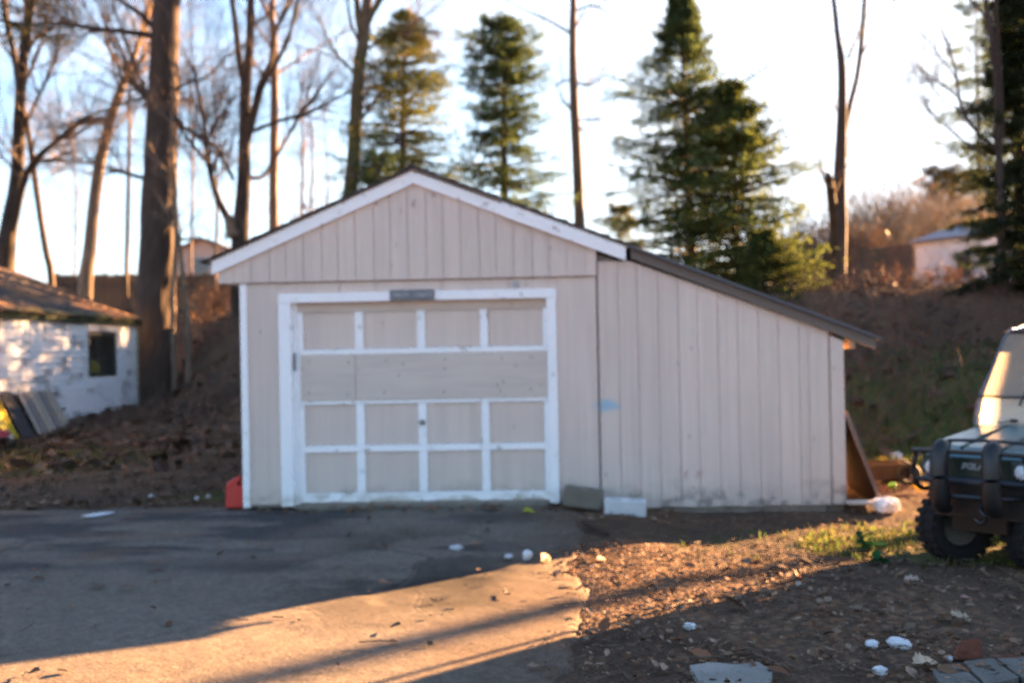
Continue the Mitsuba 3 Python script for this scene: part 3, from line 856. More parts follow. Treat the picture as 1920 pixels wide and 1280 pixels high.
part(RF, 'shingles', join(crs), 'shed_shingle', kind='stuff')
zE = ze_ + rise - 0.40 * (W_ / 2 + ov)
cput(SH, 'eave_board', cbox((SX + 0.085, Y0 - 0.2, zE - 0.13), (SX + 0.12, Y1 + 0.06, zE - 0.005)), (0.03, 0.042, 0.024), label='dark green eave board')
cput(SH, 'soffit', cbox((SX + 0.03, Y0 - 0.2, zE - 0.10), (SX + 0.083, Y1 + 0.05, zE - 0.085)), (0.06, 0.06, 0.05))
moss = []
for i in range(46):
    y = rs.choice([rs.uniform(17, 26.2), rs.uniform(20, 26.2)])
    m = trimesh.creation.icosphere(1, 1.0)
    v = np.array(m.vertices) * [0.05, rs.uniform(0.05, 0.22), 0.035]
    moss.append((v + [SX + 0.09 - rs.uniform(0, 0.06), y, zE + 0.035], np.array(m.faces)))
cput(SH, 'moss', join(moss), (0.17, 0.20, 0.04), var=0.3, label='yellow-green moss along the eave', kind='stuff')
# window
WN = f'{SH}__window'
fr = [cbox((SX - 0.02, wy[0] - 0.065, wz[0] - 0.06), (SX + 0.035, wy[0] + 0.02, wz[1] + 0.06)), cbox((SX - 0.02, wy[1] - 0.02, wz[0] - 0.06), (SX + 0.035, wy[1] + 0.065, wz[1] + 0.06)),
      cbox((SX - 0.02, wy[0] + 0.021, wz[0] - 0.06), (SX + 0.033, wy[1] - 0.021, wz[0] + 0.02)), cbox((SX - 0.02, wy[0] + 0.021, wz[1] - 0.02), (SX + 0.033, wy[1] - 0.021, wz[1] + 0.06))]
cput(WN, 'frame', join(fr), (0.016, 0.026, 0.024), 'satin')
for k in range(1, 4):
    yy = wy[0] + (wy[1] - wy[0]) * k / 4
    cput(WN, 'bar', cbox((SX - 0.01, yy - 0.022, wz[0] + 0.021), (SX + 0.015, yy + 0.022, wz[1] - 0.021)), (0.02, 0.03, 0.028), 'satin')
part(WN, 'pane', (np.array([(SX - 0.015, wy[0] + 0.02, wz[0] + 0.02), (SX - 0.015, wy[1] - 0.02, wz[0] + 0.02), (SX - 0.015, wy[1] - 0.02, wz[1] - 0.02), (SX - 0.015, wy[0] + 0.02, wz[1] - 0.02)]), np.array([[0, 1, 2], [0, 2, 3]])), 'pane')
lump('yellow_sack', 'yellow-green sack standing inside the shed window', 'sack', (SX - 0.36, 24.1, 1.12), (0.35, 0.5, 0.55), (0.40, 0.36, 0.05), 41)  # added shape standing for yellow light seen in the pane
cput(SH, 'shelf', cbox((SX - 0.8, 22.0, 1.06), (SX - 0.08, 25.6, 1.10)), (0.12, 0.09, 0.06))

# boards leaning on the shed wall
PL = thing('wooden_pallet', 'weathered grey wooden pallet leaning against the shed wall', 'pallet')
def lean(y, lo, hi):
    return None
yb0, yb1 = 19.15, 21.1
bx, tx_ = SX + 0.46, SX + 0.06
zg = float(height(bx, 20.0)) - 0.03
lh = 0.80
pdir = np.array([tx_ - bx, 0, lh]); pl_len = np.linalg.norm(pdir); pdir /= pl_len
pnrm = np.array([pdir[2], 0, -pdir[0]])
MPl = basis(np.array([0, 1.0, 0]), pdir, pnrm, (bx, yb0, zg))      # x along y, y up the slope, z away from the wall
if np.linalg.det(MPl[:3, :3]) < 0:
    MPl[:3, 2] *= -1
sgn = 1 if (MPl[:3, 2] @ np.array([1, 0, 0])) > 0 else -1
wsl = (yb1 - yb0)
for k in range(7):
    a = 0.30 + k * (wsl - 0.42) / 7 + rs.uniform(-0.01, 0.01)
    cput(PL, 'slat', xf(cbox((a, -0.02 + rs.uniform(-.02, .02), sgn * 0.035), (a + 0.12, pl_len + rs.uniform(-.02, .02), sgn * 0.06), 0.004), MPl), [(0.36, 0.32, 0.29), (0.24, 0.22, 0.22), (0.42, 0.36, 0.28)][k % 3])
for yy in (0.10, pl_len * 0.5, pl_len - 0.12):
    cput(PL, 'bearer', xf(cbox((0.22, yy - 0.04, -sgn * 0.03), (wsl, yy + 0.04, sgn * 0.034), 0.004), MPl), (0.05, 0.04, 0.035))
cput(PL, 'backing', xf(cbox((0.21, 0.0, -sgn * 0.045), (wsl + 0.01, pl_len * 0.98, -sgn * 0.031), 0.003), MPl), (0.03, 0.027, 0.026))
pd = thing('dark_board', 'dark grey board leaning on the shed wall left of the pallet', 'board')
m_ = xf(cbox((-0.25, 0, sgn * -0.02), (0.19, pl_len * 1.02, sgn * 0.01), 0.004), MPl)
put(pd, m_, 'matt', False, flat(m_, (0.045, 0.045, 0.05), 0.05))
yb = thing('yellow_board', 'bright yellow board with a raised rim leaning at the left edge by the shed', 'board')
MY = MPl @ move(-1.12, -0.02, sgn * 0.10)
m_ = join([xf(cbox((0, 0, 0), (0.36, pl_len * 1.05, sgn * 0.02), 0.003), MY), xf(cbox((0.361, 0, 0), (0.40, pl_len * 1.06, sgn * 0.05), 0.004), MY), xf(cbox((-0.04, 0, 0), (-0.001, pl_len * 1.06, sgn * 0.05), 0.004), MY)])
put(yb, m_, 'satin', False, flat(m_, (0.50, 0.38, 0.01), 0.05))
# toy tractor at the edge of the frame
TT = thing('toy_tractor', 'crimson and cream plastic toy tractor with a black wheel at the left edge', 'toy tractor')
tp = at(3, 818, 17.6); tp[2] = float(height(tp[0], tp[1]))
MT = move(*tp) @ rot((0, 0, 1), 15)
cput(TT, 'body', xf(join([cbox((-0.5, -0.16, 0.14), (0.12, 0.16, 0.32), 0.04), cbox((-0.45, -0.14, 0.3), (-0.1, 0.14, 0.46), 0.04)]), MT), (0.22, 0.02, 0.05), 'satin')
cput(TT, 'seat', xf(cbox((-0.42, -0.13, 0.465), (-0.16, 0.13, 0.50), 0.012), MT), (0.50, 0.42, 0.36), 'satin')
cput(TT, 'bumper', xf(cbox((0.122, -0.17, 0.13), (0.16, 0.17, 0.23), 0.012), MT), (0.50, 0.42, 0.36), 'satin')
for xx, rr_ in ((0.08, 0.11), (-0.38, 0.15)):
    for yy in (-0.21, 0.21):
        cput(TT, 'wheel', xf(xf(wheel_mesh(rr_, 0.08), rot((0, 0, 1), 90)), MT @ move(xx, yy, rr_)), (0.02, 0.02, 0.022), 'matt', smooth=40)

# ------------------------------------------------------------------ utility vehicle on the right
UV = thing('utility_vehicle', 'dark green utility vehicle with black brush guard and cream windscreen cover', 'utility vehicle')
UA = np.array([3.65, 8.22]); ug = float(height(3.55, 8.18, False)) - 0.01
uf, ul = np.array([-1, -1.0]) / math.sqrt(2), np.array([1, -1.0]) / math.sqrt(2)
MU = basis(np.array([ul[0], ul[1], 0]), -np.array([uf[0], uf[1], 0]), np.array([0, 0, 1.0]), (UA[0], UA[1], ug))
# local axes: x to the picture's right, y backwards from the front axle, z up
BK, GN, CR = (0.010, 0.010, 0.011), (0.012, 0.05, 0.04), (0.62, 0.57, 0.47)
def up(name, m, c, bsdf='satin', smooth=False, parent=None, label=None, var=0.02):
    return cput(parent or UV, name, xf(m, MU), c, bsdf, smooth, var, label)
def wheel(x, y, steer):
    M = move(x, y, 0.285) @ rot((0, 0, 1), steer)
    w = f'{UV}__' + {0: 'wheel', 1: 'wheel_001', 2: 'wheel_002', 3: 'wheel_003'}[wheel.n]
    wheel.n += 1
    tread = []
    for i in range(22):
        a = i * 360 / 22
        for sx in (-1, 1):
            tread.append(xf(cbox((0.012 * sx, -0.025, 0.268), (0.115 * sx, 0.025, 0.290), 0.005), rot((1, 0, 0), a + (8 if sx > 0 else 0))))
    up('tyre', join([xf(wheel_mesh(0.275, 0.25), M)] + [xf(t, M) for t in tread]), (0.016, 0.015, 0.015), 'matt', 40, w)
    up('rim', xf(join([xf(trimesh.creation.cylinder(0.155, 0.15, sections=28), rot((0, 1, 0), 90)), xf(trimesh.creation.cylinder(0.05, 0.19, sections=16), rot((0, 1, 0), 90))]), M), (0.11, 0.095, 0.08), 'satin', 40, w)
wheel.n = 0
wheel(-0.31, 0.10, -32); wheel(0.36, 0.10, -32); wheel(-0.46, 1.95, 0); wheel(0.46, 1.95, 0)
# nose: hull between the grille and the windscreen
def hull(*p): return m3.Manifold.hull_points(np.array(p, float))
hood = hull((-0.40, -0.20, 0.885), (0.40, -0.20, 0.885), (-0.37, -0.23, 0.86), (0.37, -0.23, 0.86), (-0.43, 0.2, 0.955), (0.43, 0.2, 0.955), (-0.47, 0.98, 1.0), (0.47, 0.98, 1.0), (-0.2, 0.98, 1.03), (0.2, 0.98, 1.03), (-0.2, -0.1, 0.925), (0.2, -0.1, 0.925),
            (-0.46, 0.3, 0.86), (0.46, 0.3, 0.86), (-0.48, 0.98, 0.86), (0.48, 0.98, 0.86))
up('hood', hood, (0.05, 0.12, 0.135), 'gloss', 35, label='dark green hood mirroring the sky')  # reflected sky carried as blue in the base colour
for x in (-0.17, 0.17):
    up('hood_crease', tube([(x * 0.9, -0.13, 0.922), (x, 0.3, 0.978), (x * 1.1, 0.97, 1.022)], 0.012, 6), (0.01, 0.035, 0.03), 'satin')
up('grille', hull((-0.37, -0.245, 0.71), (0.37, -0.245, 0.71), (-0.37, -0.25, 0.857), (0.37, -0.25, 0.857), (-0.43, 0.18, 0.70), (0.43, 0.18, 0.70), (-0.42, 0.18, 0.857), (0.42, 0.18, 0.857)), (0.005, 0.022, 0.018), 'satin', 30, label='dark green nose panel')
up('grille_lip', cbox((-0.40, -0.275, 0.655), (0.40, 0.15, 0.705), 0.015), (0.03, 0.035, 0.05), 'satin')
for x in (-0.335, 0.335):
    hl = up('headlight', hull((x - 0.075, -0.25, 0.725), (x + 0.075, -0.25, 0.725), (x - 0.06, -0.262, 0.74), (x + 0.06, -0.262, 0.74), (x - 0.075, -0.25, 0.85), (x + 0.075, -0.25, 0.85), (x - 0.06, -0.262, 0.835), (x + 0.06, -0.262, 0.835)), (0.05, 0.06, 0.05), 'satin', 30)
    up('lens', xf(trimesh.creation.icosphere(3, 0.047), move(x, -0.262, 0.775) @ np.diag([1, 0.45, 1.1, 1])), (0.75, 0.78, 0.85), 'gloss', True, hl, label='pale headlamp lens')
txt = meshkit.text_mesh('POLARIS', 0.043, 0.003, bold=True)
tv, tf = vf(txt)
tv = np.stack([tv[:, 0] * 1.02 + tv[:, 1] * 0.2, -tv[:, 2] - 0.2485, tv[:, 1] + 0.775], 1)
tv[:, 0] += -0.105
up('lettering', (tv, tf), (0.45, 0.47, 0.48), 'matt', label='white lettering on the nose panel')
low = hull((-0.34, -0.2, 0.40), (0.34, -0.2, 0.40), (-0.36, -0.23, 0.65), (0.36, -0.23, 0.65), (-0.24, 0.3, 0.26), (0.24, 0.3, 0.26), (-0.36, 0.5, 0.65), (0.36, 0.5, 0.65), (-0.24, 1.0, 0.24), (0.24, 1.0, 0.24))
up('underbody', low, (0.018, 0.015, 0.014), 'satin', 30)
up('skid_plate', hull((-0.2, -0.215, 0.30), (0.2, -0.215, 0.30), (-0.2, -0.20, 0.42), (0.2, -0.20, 0.42), (-0.18, 0.2, 0.22), (0.18, 0.2, 0.22), (-0.18, 0.25, 0.26), (0.18, 0.25, 0.26)), (0.03, 0.016, 0.010), 'matt', 30, label='brown skid plate')
for sx in (-1, 1):
    up('fender', hull((sx * 0.40, 0.02, 0.64), (sx * 0.40, 0.5, 0.66), (sx * 0.55, 0.0, 0.62), (sx * 0.57, 0.5, 0.64), (sx * 0.56, 0.0, 0.655), (sx * 0.58, 0.5, 0.69), (sx * 0.40, 0.02, 0.72), (sx * 0.40, 0.5, 0.75)), BK, 'satin', 30)
    up('sill', cbox((sx * 0.42, 0.55, 0.30), (sx * 0.62, 1.6, 0.36), 0.015), BK)
    up('a_arm', join([tube([(sx * 0.15, 0.0, 0.36), (sx * 0.32, 0.08, 0.29)], 0.02, 8), tube([(sx * 0.15, 0.2, 0.38), (sx * 0.32, 0.12, 0.29)], 0.02, 8)]), BK)
# brush guard
BG = f'{UV}__brush_guard'
gt = lambda pts, r=0.019, n=8, sp=24: tube(spline(pts, sp), r, n)
up('hoop', gt([(-0.36, -0.20, 0.60), (-0.40, -0.34, 0.63), (-0.42, -0.38, 0.75), (-0.40, -0.38, 0.895), (-0.38, -0.415, 0.915), (0.0, -0.42, 0.92), (0.38, -0.415, 0.915), (0.40, -0.38, 0.895), (0.42, -0.38, 0.75), (0.40, -0.34, 0.63), (0.36, -0.20, 0.60)], sp=60), BK, parent=BG, smooth=40)
up('side_bar', gt([(-0.40, -0.37, 0.87), (-0.40, -0.1, 0.90), (-0.30, 0.03, 0.955)], 0.016), BK, parent=BG, smooth=40)
up('side_bar', gt([(0.40, -0.37, 0.87), (0.40, -0.1, 0.90), (0.30, 0.03, 0.955)], 0.016), BK, parent=BG, smooth=40)
up('cross_bar', gt([(-0.30, -0.02, 0.965), (0, -0.03, 0.975), (0.30, -0.02, 0.965)], 0.014), BK, parent=BG, smooth=40)
for x in (-0.19, 0.19):
    pth = spline([(x, -0.30, 0.47), (x, -0.42, 0.52), (x, -0.455, 0.68), (x, -0.445, 0.86), (x, -0.40, 0.945), (x, -0.33, 0.955)], 30)
    v, f = tube(pth, np.concatenate([np.linspace(0.035, 0.068, 8), np.full(18, 0.07), np.linspace(0.068, 0.035, 4)]), 14)
    up('upright', (v, f), (0.010, 0.010, 0.011), parent=BG, smooth=40)
up('lower_bar', gt([(-0.36, -0.22, 0.58), (-0.2, -0.40, 0.585), (0.2, -0.40, 0.585), (0.36, -0.22, 0.58)]), BK, parent=BG, smooth=40)
for x in (-0.40, 0.40):
    up('mesh_panel', join([gt([(x * 0.98, -0.41, 0.66 + k * 0.055), (x * 0.60, -0.425, 0.66 + k * 0.055)], 0.008, 6, 2) for k in range(0)] + [gt([(x, -0.41, 0.70), (x * 0.45, -0.435, 0.70)], 0.012, 6, 4)]), BK, parent=BG)
up('winch_hook', gt([(0.06, -0.30, 0.56), (0.10, -0.42, 0.50), (0.14, -0.43, 0.44), (0.10, -0.42, 0.40), (0.05, -0.42, 0.43)], 0.016), BK, parent=BG, smooth=40)
# cab: windscreen cover of cream vinyl, roll bars, black roof canvas
def sheet(q, n=14, th=0.0, bulge=0.0, seed=0):
    a, b, c, d = [np.array(p, float) for p in q]
    uu, vv = np.meshgrid(np.linspace(0, 1, n), np.linspace(0, 1, n), indexing='ij')
    P = (a * ((1 - uu) * (1 - vv))[..., None] + b * (uu * (1 - vv))[..., None] + c * (uu * vv)[..., None] + d * ((1 - uu) * vv)[..., None])
    nn = np.cross(b - a, d - a); nn /= np.linalg.norm(nn)
    w = bulge * np.sin(uu * np.pi) * np.sin(vv * np.pi) + 0.02 * (meshkit.fbm(np.stack([uu * 3, vv * 3, 0 * uu + seed], -1), 3, seed) - 0.5)
    P = P + nn * w[..., None]
    i, j = np.meshgrid(np.arange(n - 1), np.arange(n - 1), indexing='ij')
    k = (i * n + j).ravel()
    return P.reshape(-1, 3), np.stack([k, k + n, k + n + 1, k + 1], 1)
wb0, wb1, wb2 = 1.02, 1.22, 1.78
def wsx(z): return 0.485 - 0.075 * sst(1.02, 1.22, z) * (z - 1.02) / 0.2 - 0.05 * max(0, (z - 1.22) / 0.56)
up('windscreen_skirt', sheet([(-0.485, 0.99, 1.015), (0.485, 0.99, 1.015), (0.465, 1.06, 1.255), (-0.465, 1.06, 1.255)], 16, bulge=-0.02, seed=2), CR, 'vinyl', True, label='cream vinyl skirt of the windscreen')
up('windscreen', sheet([(-0.463, 1.062, 1.262), (0.463, 1.062, 1.262), (0.33, 1.36, 1.79), (-0.33, 1.36, 1.79)], 18, bulge=-0.03, seed=3), (0.36, 0.31, 0.25), 'vinyl', True, label='hazy translucent windscreen')
up('binding', tube(spline([(-0.488, 0.985, 1.01), (-0.468, 1.055, 1.255), (-0.40, 1.2, 1.52), (-0.335, 1.355, 1.79), (-0.2, 1.37, 1.83), (0.2, 1.37, 1.83), (0.335, 1.355, 1.79), (0.40, 1.2, 1.52), (0.468, 1.055, 1.255), (0.488, 0.985, 1.01)], 50), 0.012, 8), (0.10, 0.11, 0.14), 'satin', True)
up('wiper_bar', gt([(-0.47, 1.035, 1.26), (0, 1.005, 1.255), (0.47, 1.035, 1.26)], 0.011), BK, smooth=40)
up('wiper_motor', cbox((-0.19, 0.945, 1.045), (-0.12, 0.985, 1.075), 0.012), BK)
up('wiper_motor', gt([(-0.29, 0.962, 1.052), (-0.25, 0.955, 1.04), (-0.19, 0.962, 1.06)], 0.006, 6), BK)
up('clip', gt([(-0.06, 1.025, 1.31), (-0.09, 1.005, 1.255), (-0.115, 0.99, 1.19)], 0.012, 8), BK)
for x in (-0.47, 0.47):
    s_ = 1 if x > 0 else -1
    up('roll_bar', gt([(x * 0.98, 1.10, 0.95), (x * 0.97, 1.12, 1.25), (s_ * 0.37, 1.42, 1.76), (s_ * 0.40, 1.75, 1.83), (s_ * 0.44, 2.1, 1.80), (x * 1.0, 2.2, 1.2), (x, 2.2, 0.75)], 0.024, 10, 40), BK, smooth=40)
up('roof_canvas', sheet([(-0.38, 1.37, 1.815), (0.38, 1.37, 1.815), (0.47, 2.25, 1.86), (-0.47, 2.25, 1.86)], 14, bulge=0.09, seed=5), (0.02, 0.02, 0.024), 'matt', True, label='black canvas roof')
up('seat', join([cbox((-0.44, 1.55, 0.62), (0.44, 1.95, 0.74), 0.04), cbox((0.0, 1.97, 0.74), (0.44, 2.07, 1.30), 0.04), cbox((-0.44, 1.97, 0.74), (-0.03, 2.07, 1.02), 0.04)]), (0.03, 0.03, 0.03), 'matt')
up('steering_wheel', xf(trimesh.creation.torus(0.16, 0.016, major_sections=28, minor_sections=8), move(0.22, 1.36, 1.06) @ rot((1, 0, 0), 55)), BK, smooth=True)
up('floor', cbox((-0.5, 0.99, 0.36), (0.5, 2.3, 0.42), 0.01), BK)
up('cargo_bed', cbox((-0.58, 2.32, 0.60), (0.58, 3.1, 0.92), 0.03) - cbox((-0.54, 2.36, 0.66), (0.54, 3.06, 1.2), 0.02), GN, 'satin')

# ------------------------------------------------------------------ fences and far buildings
def height_s(x, y): return float(height(x, y))
fl = thing('picket_fence', 'dark weathered stockade fence of narrow pickets on the bank behind the shed', 'fence')
pk = []
A_, B_ = at(100, 512, 33.0), at(478, 512, 33.0)
n = int(np.linalg.norm(B_ - A_) / 0.097)
for i in range(n):
    p = A_ + (B_ - A_) * i / n
    zb2 = height_s(p[0], p[1]) - 0.1
    zt = p[2] + rs.uniform(-0.04, 0.05)
    w = 0.045
    pk.append(m3.Manifold.hull_points(np.array([(p[0] + sx * w, p[1] + dy, z) for sx in (-1, 1) for dy in (0, 0.02) for z in (zb2, zt - 0.08)] + [(p[0], p[1] + dy, zt) for dy in (0, 0.02)])))
cput(fl, 'pickets', join(pk), (0.075, 0.06, 0.05), var=0.25, kind='stuff')
for dz in (0.35, 1.1):
    cput(fl, 'rail', m3.Manifold.hull_points(np.array([(q[0], q[1] + dy, q[2] - dz - e) for q in (A_, B_) for dy in (0.022, 0.06) for e in (0, 0.08)])), (0.09, 0.08, 0.07))
fr_ = thing('board_fence', 'brown vertical board fence on top of the bank right of the big evergreen', 'fence')
A_, B_ = at(1592, 466, 27.5), at(1712, 458, 27.0)
n = 12
for i in range(n):
    p, q = A_ + (B_ - A_) * i / n, A_ + (B_ - A_) * (i + 0.93) / n
    zb2 = height_s(p[0], p[1]) - 0.1
    zt = p[2] + rs.uniform(-0.05, 0.05)
    cput(fr_, 'board', m3.Manifold.hull_points(np.array([(r_[0], r_[1] + dy, z) for r_ in (p, q) for dy in (0, 0.022) for z in (zb2, zt)])), (0.115 * rs.uniform(.75, 1.2), 0.082, 0.064), var=0.08)
for dz in (0.3, 1.0):
    cput(fr_, 'rail', m3.Manifold.hull_points(np.array([(q[0], q[1] + dy, q[2] - dz - e) for q in (A_, B_) for dy in (0.026, 0.07) for e in (0, 0.09)])), (0.12, 0.07, 0.05))


def small_house(key, px0, px1, pyE, pxP, pyP, Y, depth, wallc, roofc, ang=0.0, zbase=None):
    """gable-fronted building: eaves at the two pixels, peak at the third, gable facing the viewer"""
    L, R_, Pk = at(px0, pyE, Y), at(px1, pyE, Y), at(pxP, pyP, Y)
    zb2 = height_s(L[0], Y) - 0.5 if zbase is None else zbase
    e = 0.5 * (L[2] + R_[2])
    poly = [(L[0], zb2), (R_[0], zb2), (R_[0], e), (Pk[0], Pk[2]), (L[0], e)]
    wv, wf = prism(poly, 0, depth)
    M = move(L[0], Y, 0) @ rot((0, 0, 1), ang) @ move(-L[0], 0, 0)
    cput(key, 'wall', xf((wv, wf), M), wallc, var=0.03)
    ov = 0.25
    rf = []
    for a, b in (((L[0], e), (Pk[0], Pk[2])), ((R_[0], e), (Pk[0], Pk[2]))):
        a, b = np.array(a), np.array(b)
        dv = (a - b) / np.linalg.norm(a - b)
        a = a + dv * ov
        rf.append(prism([tuple(a + [0, 0.01]), tuple(b + [0, 0.01]), tuple(b + [0, 0.12]), tuple(a + [0, 0.12])], -ov, depth + ov))
    rv = cput(key, 'roof', xf(join(rf), M), roofc, var=0.05)
    return M, L, R_, Pk, e, rv


hL = thing('tan_outbuilding', 'tan gabled house beyond the fence, right of the big pine trunk', 'house')
M_, L_2, R_2, P_2, e_2, rv = small_house(hL, 318, 444, 476, 378, 449, 52.0, 7.0, (0.46, 0.36, 0.29), (0.12, 0.10, 0.09))
cx = P_2[0]
wn = cput(hL, 'window', cbox((cx - 0.45, 51.93, e_2 - 1.2), (cx + 0.45, 51.985, e_2 - 0.1)), (0.45, 0.42, 0.38))
cput(wn, 'pane', cbox((cx - 0.36, 51.90, e_2 - 1.1), (cx + 0.36, 51.926, e_2 - 0.2)), (0.05, 0.06, 0.07), 'gloss')
hR = thing('white_outbuilding', 'small white outbuilding with a grey roof on the bank behind the right evergreen', 'outbuilding')
a_, b_ = at(1716, 440, 30.0), at(1842, 448, 28.0)
zt_, zb2 = a_[2] - 0.25, height_s(a_[0], 30.0) - 0.6
v1 = np.array([b_[0] - a_[0], b_[1] - a_[1], 0]); ln = np.linalg.norm(v1); v1 /= ln
v2 = np.array([-v1[1], v1[0], 0])
MH = basis(v1, v2, np.array([0, 0, 1.0]), (a_[0], a_[1], 0))
cput(hR, 'wall', xf(cbox((0, 0, zb2), (ln, 3.0, zt_)), MH), (0.80, 0.80, 0.82), var=0.02)
cput(hR, 'roof', xf(hull((-0.12, -0.15, zt_ + 0.003), (ln + 0.12, -0.15, zt_ + 0.003), (-0.12, 3.15, zt_ + 0.003), (ln + 0.12, 3.15, zt_ + 0.003), (-0.12, -0.15, zt_ + 0.06), (ln + 0.12, -0.15, zt_ + 0.06), (-0.12, 1.5, zt_ + 0.52), (ln + 0.12, 1.5, zt_ + 0.52), (-0.12, 3.15, zt_ + 0.06), (ln + 0.12, 3.15, zt_ + 0.06)), MH), (0.22, 0.22, 0.24), var=0.05)
wn = cput(hR, 'window', xf(cbox((ln * 0.62, -0.045, zt_ - 1.15), (ln * 0.62 + 0.6, -0.002, zt_ - 0.45)), MH), (0.5, 0.5, 0.52))
cput(wn, 'pane', xf(cbox((ln * 0.62 + 0.07, -0.06, zt_ - 1.08), (ln * 0.62 + 0.53, -0.047, zt_ - 0.52)), MH), (0.04, 0.05, 0.06), 'gloss')

# ------------------------------------------------------------------ bare trees
def resample(P, Rr, K):
    q = spline(np.column_stack([P, Rr]), K)
    return q[:, :3], np.maximum(q[:, 3], 0.003)


def offshoots(P, Rr, n, lo, hi, length, ang, rfrac, rmin, K, r, upb=0.25, wob=0.10):
    """P (M,K0,3): n children on each path between the fractions lo and hi"""
    M, K0 = P.shape[:2]
    t = r.uniform(lo, hi, (M, n))
    f = t * (K0 - 1)
    i = np.minimum(f.astype(int), K0 - 2)
    w = (f - i)[..., None]
    m = np.arange(M)[:, None]
    base = P[m, i] * (1 - w) + P[m, i + 1] * w
    rad = Rr[m, i] * (1 - w[..., 0]) + Rr[m, i + 1] * w[..., 0]
    tan = P[m, i + 1] - P[m, i]
    tan /= np.linalg.norm(tan, axis=-1, keepdims=True) + 1e-9
    rnd = r.standard_normal((M, n, 3))
    side = rnd - (rnd * tan).sum(-1, keepdims=True) * tan
    side /= np.linalg.norm(side, axis=-1, keepdims=True) + 1e-9
    a = np.radians(r.uniform(ang[0], ang[1], (M, n)))[..., None]
    d = tan * np.cos(a) + side * np.sin(a) + np.array([0, 0, upb])
    d /= np.linalg.norm(d, axis=-1, keepdims=True)
    L = (length * r.uniform(0.45, 1.15, (M, n)) * (1.15 - 0.65 * t))[..., None, None]
    u = np.linspace(0, 1, K)[None, None, :, None]
    bend = r.standard_normal((M, n, 1, 3)) * 0.22 + np.array([0, 0, 0.18])
    path = base[:, :, None] + L * (d[:, :, None] * u + bend * u * u)
    jig = r.standard_normal((M, n, K, 3)) * wob * L * 0.35 / K * 2
    path = path + np.cumsum(jig, 2) * (u > 0)
    rb = np.clip(rad * rfrac, rmin, None)[..., None]
    rr_ = np.maximum(rb * (1 - 0.75 * u[..., 0]), rmin * 0.5)
    return path.reshape(M * n, K, 3), np.broadcast_to(rr_, (M, n, K)).reshape(M * n, K)


def bark_tube(P, Rr, sides, n, rough, seed):
    """one limb as a tube with furrows"""
    p, q = resample(P, Rr, n)
    v, f = tubes(p[None], q[None], sides, cap=True)
    vv = v.reshape(n, sides, 3)
    out = vv - p[:, None]
    nn = meshkit.fbm(np.stack([vv[..., 0] * 9, vv[..., 1] * 9, vv[..., 2] * 1.6], -1) + seed, 3, 3) - 0.5
    n2 = np.abs(meshkit.fbm(np.stack([vv[..., 0] * 22, vv[..., 1] * 22, vv[..., 2] * 4.0], -1) + seed, 2, 4) - 0.5)
    k = 1 + rough * nn + rough * 0.8 * (0.2 - n2)
    vv = p[:, None] + out * k[..., None]
    return (vv.reshape(-1, 3), f), nn.reshape(-1), n2.reshape(-1)


def bark_colour(c, nn, n2, V, lich=0.0):
    t = np.clip(0.5 + 1.5 * nn, 0, 1)[:, None]
    c = np.asarray(c) * (0.65 + 0.7 * t)
    c = c * (0.72 + 1.5 * np.clip(n2, 0, 0.3))[:, None]
    if lich:
        g = (meshkit.fbm(V * 2.3, 3, 12) > 0.53)[:, None] * lich
        c = c * (1 - g) + np.array([0.11, 0.12, 0.045]) * g
    return np.clip(c * 0.82, 0, 1)


